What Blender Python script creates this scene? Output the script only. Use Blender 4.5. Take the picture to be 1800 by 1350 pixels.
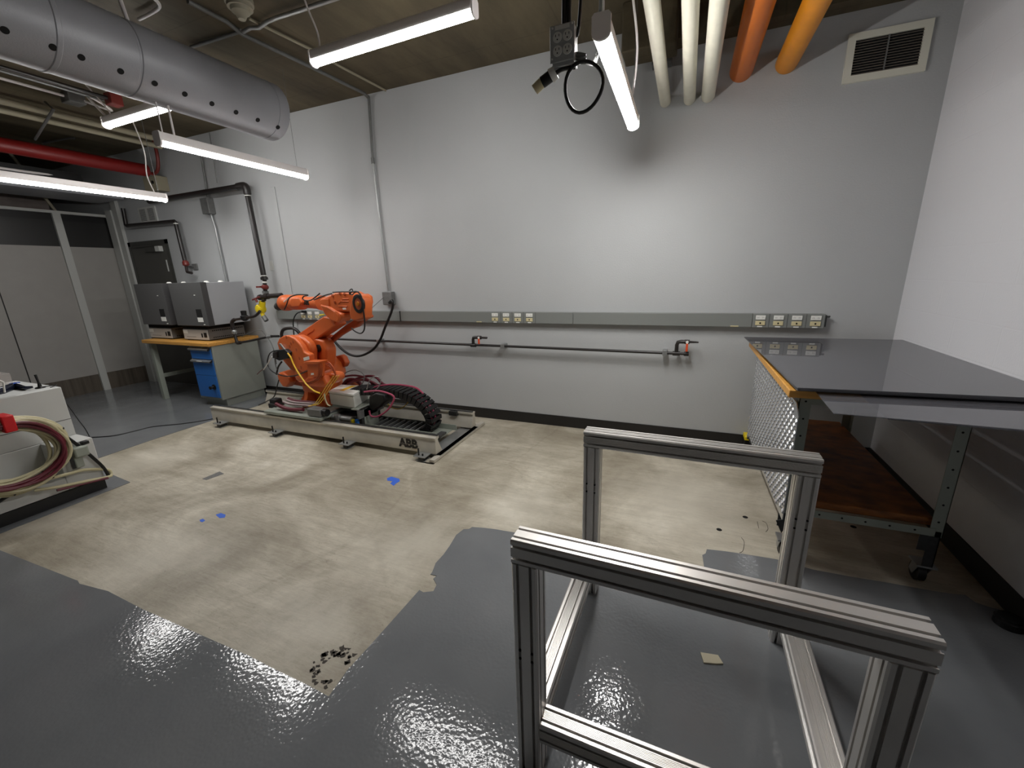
import bpy, bmesh, math, random
from mathutils import Vector, Matrix
random.seed(7)
for o in list(bpy.data.objects): bpy.data.objects.remove(o)
S = bpy.context.scene
COL = S.collection

# ------------------------------------------------------------------ camera
cam_d = bpy.data.cameras.new('camera'); cam = bpy.data.objects.new('camera', cam_d); COL.objects.link(cam)
R_ = ((0.92526889, 0.37809692, -0.03033464), (0.0711925, -0.25165778, -0.96519428), (-0.37257093, 0.89090464, -0.25976878))
mw = Matrix.Identity(4)
for i in range(3):
    mw[i][0] = R_[0][i]; mw[i][1] = -R_[1][i]; mw[i][2] = -R_[2][i]
mw[0][3], mw[1][3], mw[2][3] = 0, 0, 1.55
cam.matrix_world = mw
cam_d.sensor_width = 36; cam_d.lens = 727.21 / 1800 * 36; cam_d.clip_start = .02; cam_d.clip_end = 60
S.camera = cam
# ------------------------------------------------------------------ world, exposure
w = bpy.data.worlds.new('world'); S.world = w; w.use_nodes = True
w.node_tree.nodes['Background'].inputs[0].default_value = (.9, .95, 1, 1)
w.node_tree.nodes['Background'].inputs[1].default_value = 0.05
S.view_settings.view_transform = 'Standard'; S.view_settings.look = 'None'
S.view_settings.gamma = 1; S.view_settings.use_curve_mapping = False
S.view_settings.exposure = 1.36
LAMP = 24.0      # emission strength of the LED diffusers
try: S.cycles.max_bounces = 8; S.cycles.sample_clamp_indirect = 6
except Exception: pass

# ------------------------------------------------------------------ helpers
def lin(c):
    c = c / 255.0
    return c / 12.92 if c <= .04045 else ((c + .055) / 1.055) ** 2.4
def rgb(r, g, b): return (lin(r), lin(g), lin(b), 1)
MATS = {}
def mat(name, col, rough=.5, metal=0, var=0, vscale=6, bump=0, bscale=60, spec=.5, emit=None, alpha=None, stretch=None, dist=.005, coat=0):
    m = bpy.data.materials.new(name); m.use_nodes = True; nt = m.node_tree; b = nt.nodes['Principled BSDF']
    b.inputs['Base Color'].default_value = col; b.inputs['Roughness'].default_value = rough
    b.inputs['Metallic'].default_value = metal; b.inputs['Specular IOR Level'].default_value = spec
    if coat: b.inputs['Coat Weight'].default_value = coat
    if emit: b.inputs['Emission Color'].default_value = col; b.inputs['Emission Strength'].default_value = emit
    if alpha is not None: b.inputs['Alpha'].default_value = alpha
    tc = nt.nodes.new('ShaderNodeTexCoord'); src = tc.outputs['Object']
    if stretch:
        mp = nt.nodes.new('ShaderNodeMapping'); mp.inputs['Scale'].default_value = stretch
        nt.links.new(src, mp.inputs[0]); src = mp.outputs[0]
    if var:
        n = nt.nodes.new('ShaderNodeTexNoise'); n.inputs['Scale'].default_value = vscale; n.inputs['Detail'].default_value = 6
        nt.links.new(src, n.inputs['Vector'])
        r = nt.nodes.new('ShaderNodeValToRGB')
        r.color_ramp.elements[0].position = .3; r.color_ramp.elements[1].position = .7
        r.color_ramp.elements[0].color = tuple(c * (1 - var) for c in col[:3]) + (1,)
        r.color_ramp.elements[1].color = tuple(min(1, c * (1 + var)) for c in col[:3]) + (1,)
        nt.links.new(n.outputs['Fac'], r.inputs[0]); nt.links.new(r.outputs[0], b.inputs['Base Color'])
    if bump:
        n2 = nt.nodes.new('ShaderNodeTexNoise'); n2.inputs['Scale'].default_value = bscale; n2.inputs['Detail'].default_value = 3
        nt.links.new(src, n2.inputs['Vector'])
        bp = nt.nodes.new('ShaderNodeBump'); bp.inputs['Strength'].default_value = bump; bp.inputs['Distance'].default_value = dist
        nt.links.new(n2.outputs['Fac'], bp.inputs['Height']); nt.links.new(bp.outputs[0], b.inputs['Normal'])
    MATS[name] = m
    return m
ORG = {}
class MB:
    def __init__(s): s.bm = bmesh.new()
    def box(s, a, b):
        x0, x1 = sorted((a[0], b[0])); y0, y1 = sorted((a[1], b[1])); z0, z1 = sorted((a[2], b[2]))
        v = [s.bm.verts.new(p) for p in ((x0,y0,z0),(x1,y0,z0),(x1,y1,z0),(x0,y1,z0),(x0,y0,z1),(x1,y0,z1),(x1,y1,z1),(x0,y1,z1))]
        for f in ((0,3,2,1),(4,5,6,7),(0,1,5,4),(1,2,6,5),(2,3,7,6),(3,0,4,7)): s.bm.faces.new([v[i] for i in f])
        return s
    def hexa(s, P):   # 8 points: bottom 4 (ccw), top 4
        v = [s.bm.verts.new(p) for p in P]
        for f in ((0,3,2,1),(4,5,6,7),(0,1,5,4),(1,2,6,5),(2,3,7,6),(3,0,4,7)): s.bm.faces.new([v[i] for i in f])
        return s
    def prism(s, pts, d):      # polygon (3D points) swept by vector d
        d = Vector(d); a = [s.bm.verts.new(Vector(p)) for p in pts]; b = [s.bm.verts.new(Vector(p) + d) for p in pts]
        n = len(pts)
        s.bm.faces.new(a); s.bm.faces.new(b[::-1])
        for i in range(n): s.bm.faces.new((a[i], b[i], b[(i+1) % n], a[(i+1) % n]))
        return s
    def rings(s, rs, cap=True, close=False):
        vs = [[s.bm.verts.new(p) for p in r] for r in rs]; n = len(rs[0])
        m = len(vs)
        for i in range(m if close else m - 1):
            A, B = vs[i], vs[(i+1) % m]
            for j in range(n): s.bm.faces.new((A[j], A[(j+1) % n], B[(j+1) % n], B[j]))
        if cap and not close: s.bm.faces.new(vs[0][::-1]); s.bm.faces.new(vs[-1])
        return s
    def tube(s, pts, r, seg=10, smooth=0, rr=None, close=False):
        P = [Vector(p) for p in pts]
        if smooth: P = catmull(P, smooth, close)
        n = len(P); rs = []
        up = None
        for i in range(n):
            if close: t = (P[(i+1) % n] - P[i-1]).normalized()
            elif i == 0: t = (P[1] - P[0]).normalized()
            elif i == n-1: t = (P[-1] - P[-2]).normalized()
            else: t = ((P[i+1] - P[i]).normalized() + (P[i] - P[i-1]).normalized()).normalized()
            if up is None:
                up = Vector((0,0,1)) if abs(t.z) < .9 else Vector((1,0,0))
            u = (up - t * up.dot(t)).normalized(); v = t.cross(u); up = u
            ri = rr[i] if rr else r
            rs.append([P[i] + (u * math.cos(2*math.pi*k/seg) + v * math.sin(2*math.pi*k/seg)) * ri for k in range(seg)])
        return s.rings(rs, close=close)
    def cyl(s, a, b, r, seg=20, r2=None): return s.tube([a, b], r, seg, rr=[r, r if r2 is None else r2])
    def lathe(s, c, axis, prof, seg=28):   # prof: (distance along axis, radius)
        c = Vector(c); t = Vector(axis).normalized(); up = Vector((0,0,1)) if abs(t.z) < .9 else Vector((1,0,0))
        u = (up - t * up.dot(t)).normalized(); v = t.cross(u)
        return s.rings([[c + t * h + (u * math.cos(2*math.pi*k/seg) + v * math.sin(2*math.pi*k/seg)) * max(r, 1e-4) for k in range(seg)] for h, r in prof])
    def build(s, name, m, parent=None, bevel=0, smooth=True, label=None, kind=None, seg=2):
        bmesh.ops.recalc_face_normals(s.bm, faces=s.bm.faces)
        if parent is not None: org = ORG[parent.name]
        else:
            xs = [v.co for v in s.bm.verts]
            org = Vector(((min(p.x for p in xs)+max(p.x for p in xs))/2, (min(p.y for p in xs)+max(p.y for p in xs))/2, min(p.z for p in xs)))
        for v in s.bm.verts: v.co -= org
        me = bpy.data.meshes.new(name); s.bm.to_mesh(me); s.bm.free()
        o = bpy.data.objects.new(name, me); COL.objects.link(o)
        for mm in (m if isinstance(m, (list, tuple)) else [m]): me.materials.append(mm)
        if parent is not None: o.parent = parent
        else: o.location = org
        ORG[o.name] = org
        if smooth:
            for p in me.polygons: p.use_smooth = True
            try: me.set_sharp_from_angle(angle=math.radians(38))
            except Exception: pass
        if bevel:
            bv = o.modifiers.new('bevel', 'BEVEL'); bv.width = bevel; bv.segments = seg; bv.limit_method = 'ANGLE'; bv.angle_limit = math.radians(35)
        if label: o['label'] = label
        if kind: o['kind'] = kind
        return o
def catmull(P, k, close=False):
    out = []; n = len(P)
    rng = range(n) if close else range(n-1)
    for i in rng:
        p0 = P[(i-1) % n] if (close or i > 0) else P[0]; p1 = P[i]; p2 = P[(i+1) % n]; p3 = P[(i+2) % n] if (close or i < n-2) else P[n-1]
        for j in range(k):
            t = j / k
            out.append(.5 * ((2*p1) + (p2-p0)*t + (2*p0-5*p1+4*p2-p3)*t*t + (3*p1-p0-3*p2+p3)*t*t*t))
    if not close: out.append(P[-1])
    return out
def tag(o, label, cat, group=None):
    o['label'] = label; o['category'] = cat
    if group: o['group'] = group
    return o
def thing(name, label, cat, loc, group=None):
    o = bpy.data.objects.new(name, None); COL.objects.link(o); o.location = loc; o.empty_display_size = .05
    ORG[o.name] = Vector(loc)
    return tag(o, label, cat, group)
def struct(name, mb, m, bevel=0, parent=None, smooth=False):
    o = mb.build(name, m, parent, bevel, smooth)
    if parent is None: o['kind'] = 'structure'
    return o
def text_mesh(name, body, size, m, mw_, parent, bold=0, depth=.001):
    cu = bpy.data.curves.new(name, 'FONT'); cu.body = body; cu.size = size; cu.extrude = depth; cu.offset = bold
    cu.align_x = 'CENTER'; cu.align_y = 'CENTER'; cu.resolution_u = 4
    t = bpy.data.objects.new(name, cu); COL.objects.link(t)
    dg = bpy.context.evaluated_depsgraph_get(); me = bpy.data.meshes.new_from_object(t.evaluated_get(dg))
    bpy.data.objects.remove(t); bpy.data.curves.remove(cu)
    me.transform(mw_); me.transform(Matrix.Translation(-ORG[parent.name]))
    me.materials.clear(); me.materials.append(m)
    o = bpy.data.objects.new(name, me); COL.objects.link(o); o.parent = parent; ORG[o.name] = ORG[parent.name]
    return o

# ------------------------------------------------------------------ materials
WHITE = mat('back_wall_paint', rgb(182, 184, 185), .55, var=.03, vscale=1.5, bump=.25, bscale=90)
DOORM = mat('door_grey_paint', rgb(74, 73, 69), .45)
FRAMEM = mat('door_frame_paint', rgb(62, 62, 58), .45)
COLUMN = mat('light_column_paint', rgb(190, 191, 187), .5)
PANEL = mat('partition_panel', rgb(160, 157, 152), .5, var=.03)
BAND = mat('dark_glass_band', rgb(30, 29, 28), .35)
BANDU = mat('upper_dark_band', rgb(14, 13, 13), .4)
LOWP = mat('brown_lower_panel', rgb(88, 80, 70), .6, var=.35, vscale=2, stretch=(4, 14, .6))
BASEB = mat('black_rubber_base', rgb(30, 28, 27), .5)
BLACK = mat('black_plastic', rgb(16, 16, 17), .45)
SATIN = mat('black_steel_pipe', rgb(34, 30, 29), .38, spec=.6)
BRASSD = mat('dark_fitting', rgb(40, 33, 31), .4)
GALV = mat('galvanised_steel', rgb(168, 170, 170), .4, metal=.75, var=.08, vscale=20)
GALVD = mat('dull_galvanised', rgb(120, 121, 120), .55, metal=.4, var=.1, vscale=30)
RACE = mat('raceway_grey', rgb(128, 131, 128), .45)
RACED = mat('raceway_dark_line', rgb(70, 72, 70), .5)
OUTW = mat('outlet_white', rgb(236, 236, 230), .4)
OUTB = mat('outlet_ivory', rgb(214, 202, 160), .45)
ORANGE = mat('robot_orange', rgb(214, 104, 48), .38, var=.05, vscale=8, spec=.5)
ORANGED = mat('dark_orange', rgb(178, 80, 36), .5, var=.12, vscale=12)  # darker orange for cables and rear parts; also paints shade into recesses
REDV = mat('red_valve', rgb(112, 40, 34), .45)
ORV = mat('orange_lever', rgb(220, 80, 36), .5)
YEL = mat('yellow_paint', rgb(226, 200, 20), .4)
YELC = mat('yellow_cable', rgb(236, 190, 50), .45)
CREAMC = mat('cream_cable', rgb(196, 188, 152), .5)
REDC = mat('dark_red_hose', rgb(98, 28, 42), .45)
PINKC = mat('pink_hose', rgb(178, 76, 104), .45)
BRAID = mat('metal_braid', rgb(176, 160, 160), .45, metal=.5, bump=.5, bscale=300)
WOOD = mat('butcher_block', rgb(205, 150, 72), .42, var=.18, vscale=5, stretch=(1, 14, 14))
WOODS = mat('stained_shelf_wood', rgb(140, 84, 36), .5, var=.55, vscale=5, stretch=(2, 3, 8))
LEGM = mat('grey_green_steel', rgb(150, 156, 146), .5, var=.05)
DARKST = mat('dark_bare_steel', rgb(66, 66, 66), .4, metal=.5, var=.2, vscale=40)
OVEND = mat('oven_door_dark_grey', rgb(84, 84, 84), .5)
OVENE = mat('oven_door_edge', rgb(62, 61, 62), .5)
OVENL = mat('oven_light_grey', rgb(160, 162, 166), .5)
OVENC = mat('oven_base_grey', rgb(104, 102, 100), .5)
OVENF = mat('oven_panel_silver', rgb(186, 184, 180), .45)
BLUE = mat('drawer_blue', rgb(40, 104, 180), .4)
CABG = mat('cabinet_grey', rgb(146, 150, 142), .5, var=.03)
ALU = mat('aluminium_extrusion', rgb(224, 221, 217), .4, metal=.82, var=.05, vscale=6)
ALUB = mat('track_aluminium', rgb(205, 200, 188), .5, metal=.35, var=.14, vscale=5)
DIAM = mat('diamond_plate_metal', rgb(205, 207, 210), .22, metal=.9)
WHITEP = mat('white_pipe_paint', rgb(226, 222, 204), .4, var=.04, vscale=14)
BORANGE = mat('burnt_orange_pipe_paint', rgb(200, 104, 18), .38, var=.06)
AMBER = mat('amber_pipe_paint', rgb(226, 146, 28), .4, var=.08)
REDP = mat('red_pipe_paint', rgb(116, 20, 18), .4, var=.06)
BEIGE = mat('beige_pipe_paint', rgb(150, 143, 122), .5)
HOUS = mat('lamp_housing_white', rgb(236, 230, 228), .5)
LED = mat('led_diffuser', (1, .985, .96, 1), .5, emit=LAMP)
DUCT = mat('duct_grey_paint', rgb(152, 153, 158), .45, metal=.1, var=.06, vscale=3, bump=.15, bscale=120)
BLACKH = mat('dark_hole', rgb(3, 3, 3), .9)
MACH = mat('machine_light_grey', rgb(200, 201, 198), .5, var=.02)
MACHS = mat('machine_seam', rgb(96, 96, 94), .6)
BOXG = mat('enclosure_white_grey', rgb(222, 222, 214), .45)
TAPEB = mat('blue_tape', rgb(54, 104, 214), .6)
PAPER = mat('torn_paper', rgb(196, 188, 164), .8)
GREYL = mat('grey_sticker', rgb(110, 110, 108), .6, var=.2, vscale=60)
SMOKE = mat('smoke_plastic', rgb(150, 145, 128), .6)
REDT = mat('red_strap', rgb(206, 14, 22), .5)
DSMOKE = mat('glossy_blue_black', rgb(26, 30, 44), .12)
HILITEB = mat('blue_gloss', rgb(50, 84, 170), .15)
CLEARP = mat('clear_plastic', rgb(214, 206, 200), .15, alpha=.35)
STAIN = mat('floor_scribble', rgb(66, 60, 54), .8)
AMBERL = mat('amber_lens', rgb(196, 116, 30), .3)

def glass_mat(name, col, rough, fac, haze=.3):
    m = bpy.data.materials.new(name); m.use_nodes = True; nt = m.node_tree
    for n in list(nt.nodes): nt.nodes.remove(n)
    out = nt.nodes.new('ShaderNodeOutputMaterial'); tr0 = nt.nodes.new('ShaderNodeBsdfTransparent'); tr0.inputs[0].default_value = col
    df = nt.nodes.new('ShaderNodeBsdfDiffuse'); df.inputs[0].default_value = (.30, .30, .33, 1); tr = nt.nodes.new('ShaderNodeMixShader'); tr.inputs[0].default_value = haze
    nt.links.new(tr0.outputs[0], tr.inputs[1]); nt.links.new(df.outputs[0], tr.inputs[2])
    gl = nt.nodes.new('ShaderNodeBsdfGlossy'); gl.inputs['Roughness'].default_value = rough
    mx = nt.nodes.new('ShaderNodeMixShader'); fr = nt.nodes.new('ShaderNodeFresnel'); fr.inputs[0].default_value = fac
    ge = nt.nodes.new('ShaderNodeNewGeometry'); inv = nt.nodes.new('ShaderNodeMath'); inv.operation = 'SUBTRACT'; inv.inputs[0].default_value = 1
    nt.links.new(ge.outputs['Backfacing'], inv.inputs[1]); mu = nt.nodes.new('ShaderNodeMath'); mu.operation = 'MULTIPLY'
    nt.links.new(fr.outputs[0], mu.inputs[0]); nt.links.new(inv.outputs[0], mu.inputs[1])
    nt.links.new(mu.outputs[0], mx.inputs[0]); nt.links.new(tr.outputs[0], mx.inputs[1]); nt.links.new(gl.outputs[0], mx.inputs[2]); nt.links.new(mx.outputs[0], out.inputs[0])
    return m
ACRYL = glass_mat('smoked_acrylic', (.36, .36, .38, 1), .02, 1.8, .32)
ACRYL2 = glass_mat('tinted_acrylic', (.62, .63, .66, 1), .03, 1.75, .25)

def concrete_mat():
    m = bpy.data.materials.new('bare_concrete'); m.use_nodes = True; nt = m.node_tree; b = nt.nodes['Principled BSDF']; L = nt.links.new
    tc = nt.nodes.new('ShaderNodeTexCoord')
    def noise(sc, det=6, rough=.6, dist=0, vec=None):
        n = nt.nodes.new('ShaderNodeTexNoise'); n.inputs['Scale'].default_value = sc; n.inputs['Detail'].default_value = det
        n.inputs['Roughness'].default_value = rough; n.inputs['Distortion'].default_value = dist
        L(vec or tc.outputs['Object'], n.inputs['Vector']); return n
    def ramp(src, els):
        r = nt.nodes.new('ShaderNodeValToRGB'); e = r.color_ramp.elements
        e[0].position, e[0].color = els[0]; e[1].position, e[1].color = els[-1]
        for p, c in els[1:-1]: x = e.new(p); x.color = c
        L(src, r.inputs[0]); return r
    n1 = noise(1.3, 9, .62, .6); r1 = ramp(n1.outputs['Fac'], [(.3, rgb(146, 137, 119)), (.46, rgb(176, 168, 151)), (.6, rgb(206, 199, 183)), (.75, rgb(234, 229, 217))])
    mp = nt.nodes.new('ShaderNodeMapping'); mp.inputs['Scale'].default_value = (.7, 5, 1); mp.inputs['Rotation'].default_value = (0, 0, .45); L(tc.outputs['Object'], mp.inputs[0])
    n2 = noise(2.2, 8, .65, .3, mp.outputs[0]); r2 = ramp(n2.outputs['Fac'], [(.3, (.70, .68, .64, 1)), (.62, (1, 1, 1, 1))])
    mx = nt.nodes.new('ShaderNodeMixRGB'); mx.blend_type = 'MULTIPLY'; mx.inputs[0].default_value = .75; L(r1.outputs[0], mx.inputs[1]); L(r2.outputs[0], mx.inputs[2])
    n3 = noise(55, 4, .7); r3 = ramp(n3.outputs['Fac'], [(.27, (.55, .52, .48, 1)), (.38, (1, 1, 1, 1))])
    mx2 = nt.nodes.new('ShaderNodeMixRGB'); mx2.blend_type = 'MULTIPLY'; mx2.inputs[0].default_value = .85; L(mx.outputs[0], mx2.inputs[1]); L(r3.outputs[0], mx2.inputs[2])
    n5 = noise(16, 10, .75, .8, mp.outputs[0]); r5 = ramp(n5.outputs['Fac'], [(.34, (.66, .64, .6, 1)), (.5, (.95, .95, .94, 1)), (.66, (1.12, 1.12, 1.12, 1))])
    mxg = nt.nodes.new('ShaderNodeMixRGB'); mxg.blend_type = 'MULTIPLY'; mxg.inputs[0].default_value = .6; L(mx2.outputs[0], mxg.inputs[1]); L(r5.outputs[0], mxg.inputs[2]); mx2 = mxg
    nw = noise(4, 6, .7); mxw = nt.nodes.new('ShaderNodeVectorMath'); mxw.operation = 'MULTIPLY_ADD'; mxw.inputs[1].default_value = (.7, .7, 0); L(nw.outputs['Color'], mxw.inputs[0])
    sb = nt.nodes.new('ShaderNodeVectorMath'); sb.operation = 'ADD'; sb.inputs[1].default_value = (-.35, -.35, 0); gp_ = nt.nodes.new('ShaderNodeNewGeometry'); L(gp_.outputs['Position'], sb.inputs[0]); L(sb.outputs[0], mxw.inputs[2])
    # cracks
    v = nt.nodes.new('ShaderNodeTexVoronoi'); v.feature = 'DISTANCE_TO_EDGE'; v.inputs['Scale'].default_value = .33
    nd = noise(3, 5, .6); mxv = nt.nodes.new('ShaderNodeMixRGB'); mxv.inputs[0].default_value = .12; L(tc.outputs['Object'], mxv.inputs[1]); L(nd.outputs['Color'], mxv.inputs[2]); L(mxv.outputs[0], v.inputs['Vector'])
    r4 = ramp(v.outputs['Distance'], [(0, (.7, .68, .64, 1)), (.0025, (1, 1, 1, 1))])
    mx3 = nt.nodes.new('ShaderNodeMixRGB'); mx3.blend_type = 'MULTIPLY'; mx3.inputs[0].default_value = .35; L(mx2.outputs[0], mx3.inputs[1]); L(r4.outputs[0], mx3.inputs[2])
    # paler worn and dusty patches
    acc = None
    for cx_, cy_, rad in ((-1.42, 1.75, .55), (-2.75, 1.12, .5), (-4.45, 1.95, .6), (-.9, 2.35, .5), (.1, 2.75, .8), (-1.5, 1.1, .4), (-3.9, 1.15, .4)):
        vs = nt.nodes.new('ShaderNodeVectorMath'); vs.operation = 'DISTANCE'; vs.inputs[1].default_value = (cx_, cy_, 0)
        L(mxw.outputs[0], vs.inputs[0])
        mr = nt.nodes.new('ShaderNodeMapRange'); mr.interpolation_type = 'SMOOTHSTEP'; mr.inputs[1].default_value = rad; mr.inputs[2].default_value = 0; L(vs.outputs['Value'], mr.inputs[0])
        if acc is None: acc = mr.outputs[0]
        else:
            ad = nt.nodes.new('ShaderNodeMath'); ad.operation = 'MAXIMUM'; L(acc, ad.inputs[0]); L(mr.outputs[0], ad.inputs[1]); acc = ad.outputs[0]
    sc_ = nt.nodes.new('ShaderNodeMath'); sc_.operation = 'MULTIPLY'; sc_.inputs[1].default_value = .5; L(acc, sc_.inputs[0])
    mx4 = nt.nodes.new('ShaderNodeMixRGB'); mx4.blend_type = 'MIX'; mx4.inputs[2].default_value = rgb(214, 208, 194); L(sc_.outputs[0], mx4.inputs[0]); L(mx3.outputs[0], mx4.inputs[1]); mx3 = mx4
    L(mx3.outputs[0], b.inputs['Base Color'])
    rr = ramp(n1.outputs['Fac'], [(.3, (.42, .42, .42, 1)), (.75, (.6, .6, .6, 1))]); L(rr.outputs[0], b.inputs['Roughness'])
    bp = nt.nodes.new('ShaderNodeBump'); bp.inputs['Strength'].default_value = .25; bp.inputs['Distance'].default_value = .004; L(n3.outputs['Fac'], bp.inputs['Height']); L(bp.outputs[0], b.inputs['Normal'])
    return m
def epoxy_mat():
    m = bpy.data.materials.new('grey_floor_epoxy'); m.use_nodes = True; nt = m.node_tree; b = nt.nodes['Principled BSDF']; L = nt.links.new
    tc = nt.nodes.new('ShaderNodeTexCoord')
    n = nt.nodes.new('ShaderNodeTexNoise'); n.inputs['Scale'].default_value = 1.6; n.inputs['Detail'].default_value = 7; L(tc.outputs['Object'], n.inputs['Vector'])
    r = nt.nodes.new('ShaderNodeValToRGB'); r.color_ramp.elements[0].position = .3; r.color_ramp.elements[0].color = rgb(106, 109, 112); r.color_ramp.elements[1].position = .75; r.color_ramp.elements[1].color = rgb(126, 128, 130)
    L(n.outputs['Fac'], r.inputs[0]); L(r.outputs[0], b.inputs['Base Color'])
    b.inputs['Roughness'].default_value = .09
    v = nt.nodes.new('ShaderNodeTexVoronoi'); v.feature = 'SMOOTH_F1'; v.inputs['Scale'].default_value = 85; L(tc.outputs['Object'], v.inputs['Vector'])
    n2 = nt.nodes.new('ShaderNodeTexNoise'); n2.inputs['Scale'].default_value = 45; n2.inputs['Detail'].default_value = 3; L(tc.outputs['Object'], n2.inputs['Vector'])
    mx = nt.nodes.new('ShaderNodeMath'); mx.operation = 'ADD'; L(v.outputs['Distance'], mx.inputs[0]); L(n2.outputs['Fac'], mx.inputs[1])
    bp = nt.nodes.new('ShaderNodeBump'); bp.inputs['Strength'].default_value = .13; bp.inputs['Distance'].default_value = .004
    L(mx.outputs[0], bp.inputs['Height']); L(bp.outputs[0], b.inputs['Normal'])
    return m
def ceiling_mat():
    m = bpy.data.materials.new('brown_concrete_ceiling'); m.use_nodes = True; nt = m.node_tree; b = nt.nodes['Principled BSDF']; L = nt.links.new
    tc = nt.nodes.new('ShaderNodeTexCoord'); mp = nt.nodes.new('ShaderNodeMapping'); mp.inputs['Scale'].default_value = (1, .25, 1); mp.inputs['Rotation'].default_value = (0, 0, .3)
    L(tc.outputs['Object'], mp.inputs[0])
    n = nt.nodes.new('ShaderNodeTexNoise'); n.inputs['Scale'].default_value = 3; n.inputs['Detail'].default_value = 9; n.inputs['Roughness'].default_value = .65; L(mp.outputs[0], n.inputs['Vector'])
    r = nt.nodes.new('ShaderNodeValToRGB'); e = r.color_ramp.elements; e[0].position = .3; e[0].color = rgb(66, 58, 42); e[1].position = .72; e[1].color = rgb(108, 97, 74)
    L(n.outputs['Fac'], r.inputs[0])
    br = nt.nodes.new('ShaderNodeTexBrick'); br.inputs['Scale'].default_value = 1; br.inputs['Brick Width'].default_value = 1.22; br.inputs['Row Height'].default_value = .61; br.inputs['Mortar Size'].default_value = .006
    br.inputs['Color1'].default_value = (1, 1, 1, 1); br.inputs['Color2'].default_value = (.9, .9, .9, 1); br.inputs['Mortar'].default_value = (.7, .7, .68, 1); L(tc.outputs['Object'], br.inputs['Vector'])
    mx = nt.nodes.new('ShaderNodeMixRGB'); mx.blend_type = 'MULTIPLY'; mx.inputs[0].default_value = .6; L(r.outputs[0], mx.inputs[1]); L(br.outputs[0], mx.inputs[2]); L(mx.outputs[0], b.inputs['Base Color'])
    b.inputs['Roughness'].default_value = .8
    bp = nt.nodes.new('ShaderNodeBump'); bp.inputs['Strength'].default_value = .3; bp.inputs['Distance'].default_value = .01; L(n.outputs['Fac'], bp.inputs['Height']); L(bp.outputs[0], b.inputs['Normal'])
    return m
def block_mat():
    m = bpy.data.materials.new('painted_block_wall'); m.use_nodes = True; nt = m.node_tree; b = nt.nodes['Principled BSDF']; L = nt.links.new
    tc = nt.nodes.new('ShaderNodeTexCoord'); sp = nt.nodes.new('ShaderNodeSeparateXYZ'); cb = nt.nodes.new('ShaderNodeCombineXYZ')
    L(tc.outputs['Object'], sp.inputs[0]); L(sp.outputs['Y'], cb.inputs['X']); L(sp.outputs['Z'], cb.inputs['Y'])
    br = nt.nodes.new('ShaderNodeTexBrick'); br.inputs['Scale'].default_value = 1; br.inputs['Brick Width'].default_value = .406; br.inputs['Row Height'].default_value = .203; br.inputs['Mortar Size'].default_value = .006; br.inputs['Mortar Smooth'].default_value = .6
    L(cb.outputs[0], br.inputs['Vector'])
    n = nt.nodes.new('ShaderNodeTexNoise'); n.inputs['Scale'].default_value = 120; L(tc.outputs['Object'], n.inputs['Vector'])
    ma = nt.nodes.new('ShaderNodeMath'); ma.operation = 'MULTIPLY_ADD'; ma.inputs[1].default_value = -1; L(br.outputs['Fac'], ma.inputs[0]); L(n.outputs['Fac'], ma.inputs[2])
    bp = nt.nodes.new('ShaderNodeBump'); bp.inputs['Strength'].default_value = .22; bp.inputs['Distance'].default_value = .004; L(ma.outputs[0], bp.inputs['Height']); L(bp.outputs[0], b.inputs['Normal'])
    b.inputs['Base Color'].default_value = rgb(210, 210, 214); b.inputs['Roughness'].default_value = .6
    return m
CONC, EPOXY, CEIL, BLOCK = concrete_mat(), epoxy_mat(), ceiling_mat(), block_mat()

# ------------------------------------------------------------------ room shell
YB = 3.903; XR = 1.455; ZC = 3.33; XL = -8.1
struct('floor', MB().box((-11, -4, -.1), (XR + .2, YB + .2, 0)), CONC)
def slab(pts, h=.003, name='floor'):
    return struct(name, MB().prism([(x, y, 0.0003) for x, y in pts][::-1], (0, 0, h)), EPOXY)
# poured grey coating, with its ragged edge round the bare patch
main = [(-11, -4), (XR, -4), (XR, 2.25), (1.39, 2.262), (1.35, 2.275), (1.335, 2.32), (1.27, 2.305), (1.21, 2.30), (1.03, 2.294), (.88, 2.283), (.722, 2.279), (.56, 2.307), (.4, 2.296), (.3, 2.286), (.215, 2.272),
        (.207, 2.23), (.19, 2.21), (.196, 2.10), (-.1, 2.085), (-.5, 2.068), (-.869, 2.048), (-.99, 2.04), (-1.07, 2.028), (-1.145, 2.011), (-1.155, 1.985), (-1.185, 1.972), (-1.2, 1.904), (-1.184, 1.80),
        (-1.177, 1.72), (-1.18, 1.64), (-1.158, 1.57), (-1.158, 1.553), (-1.12, 1.556), (-1.125, 1.531), (-1.085, 1.50), (-1.076, 1.454), (-1.12, 1.43), (-1.148, 1.436), (-1.152, 1.33), (-1.156, 1.228), (-1.162, 1.08), (-1.169, .955),
        (-1.156, .846), (-1.273, .851), (-1.45, .853), (-1.609, .858), (-2.0, .853), (-2.373, .85), (-2.69, .858), (-2.91, .834), (-2.95, .843), (-3.777, .816), (-4.04, .812), (-4.05, 1.2), (-4.062, 1.62), (-4.43, 1.651),
        (-4.938, 1.70), (-4.942, 1.81), (-4.972, 2.271), (-4.972, 2.839), (-4.97, YB), (-11, YB)]
slab(main)
struct('wall_back', MB().box((-11, YB, 0), (XR + .2, YB + .2, ZC + .1)), WHITE)
struct('wall_right', MB().box((XR, -4, 0), (XR + .2, YB, ZC + .1)), BLOCK)
struct('wall_front', MB().box((-11, -4.2, 0), (XR + .2, -4, ZC + .1)), WHITE)
struct('ceiling', MB().box((-11, -4.2, ZC), (XR + .2, YB + .2, ZC + .2)), CEIL)
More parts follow.
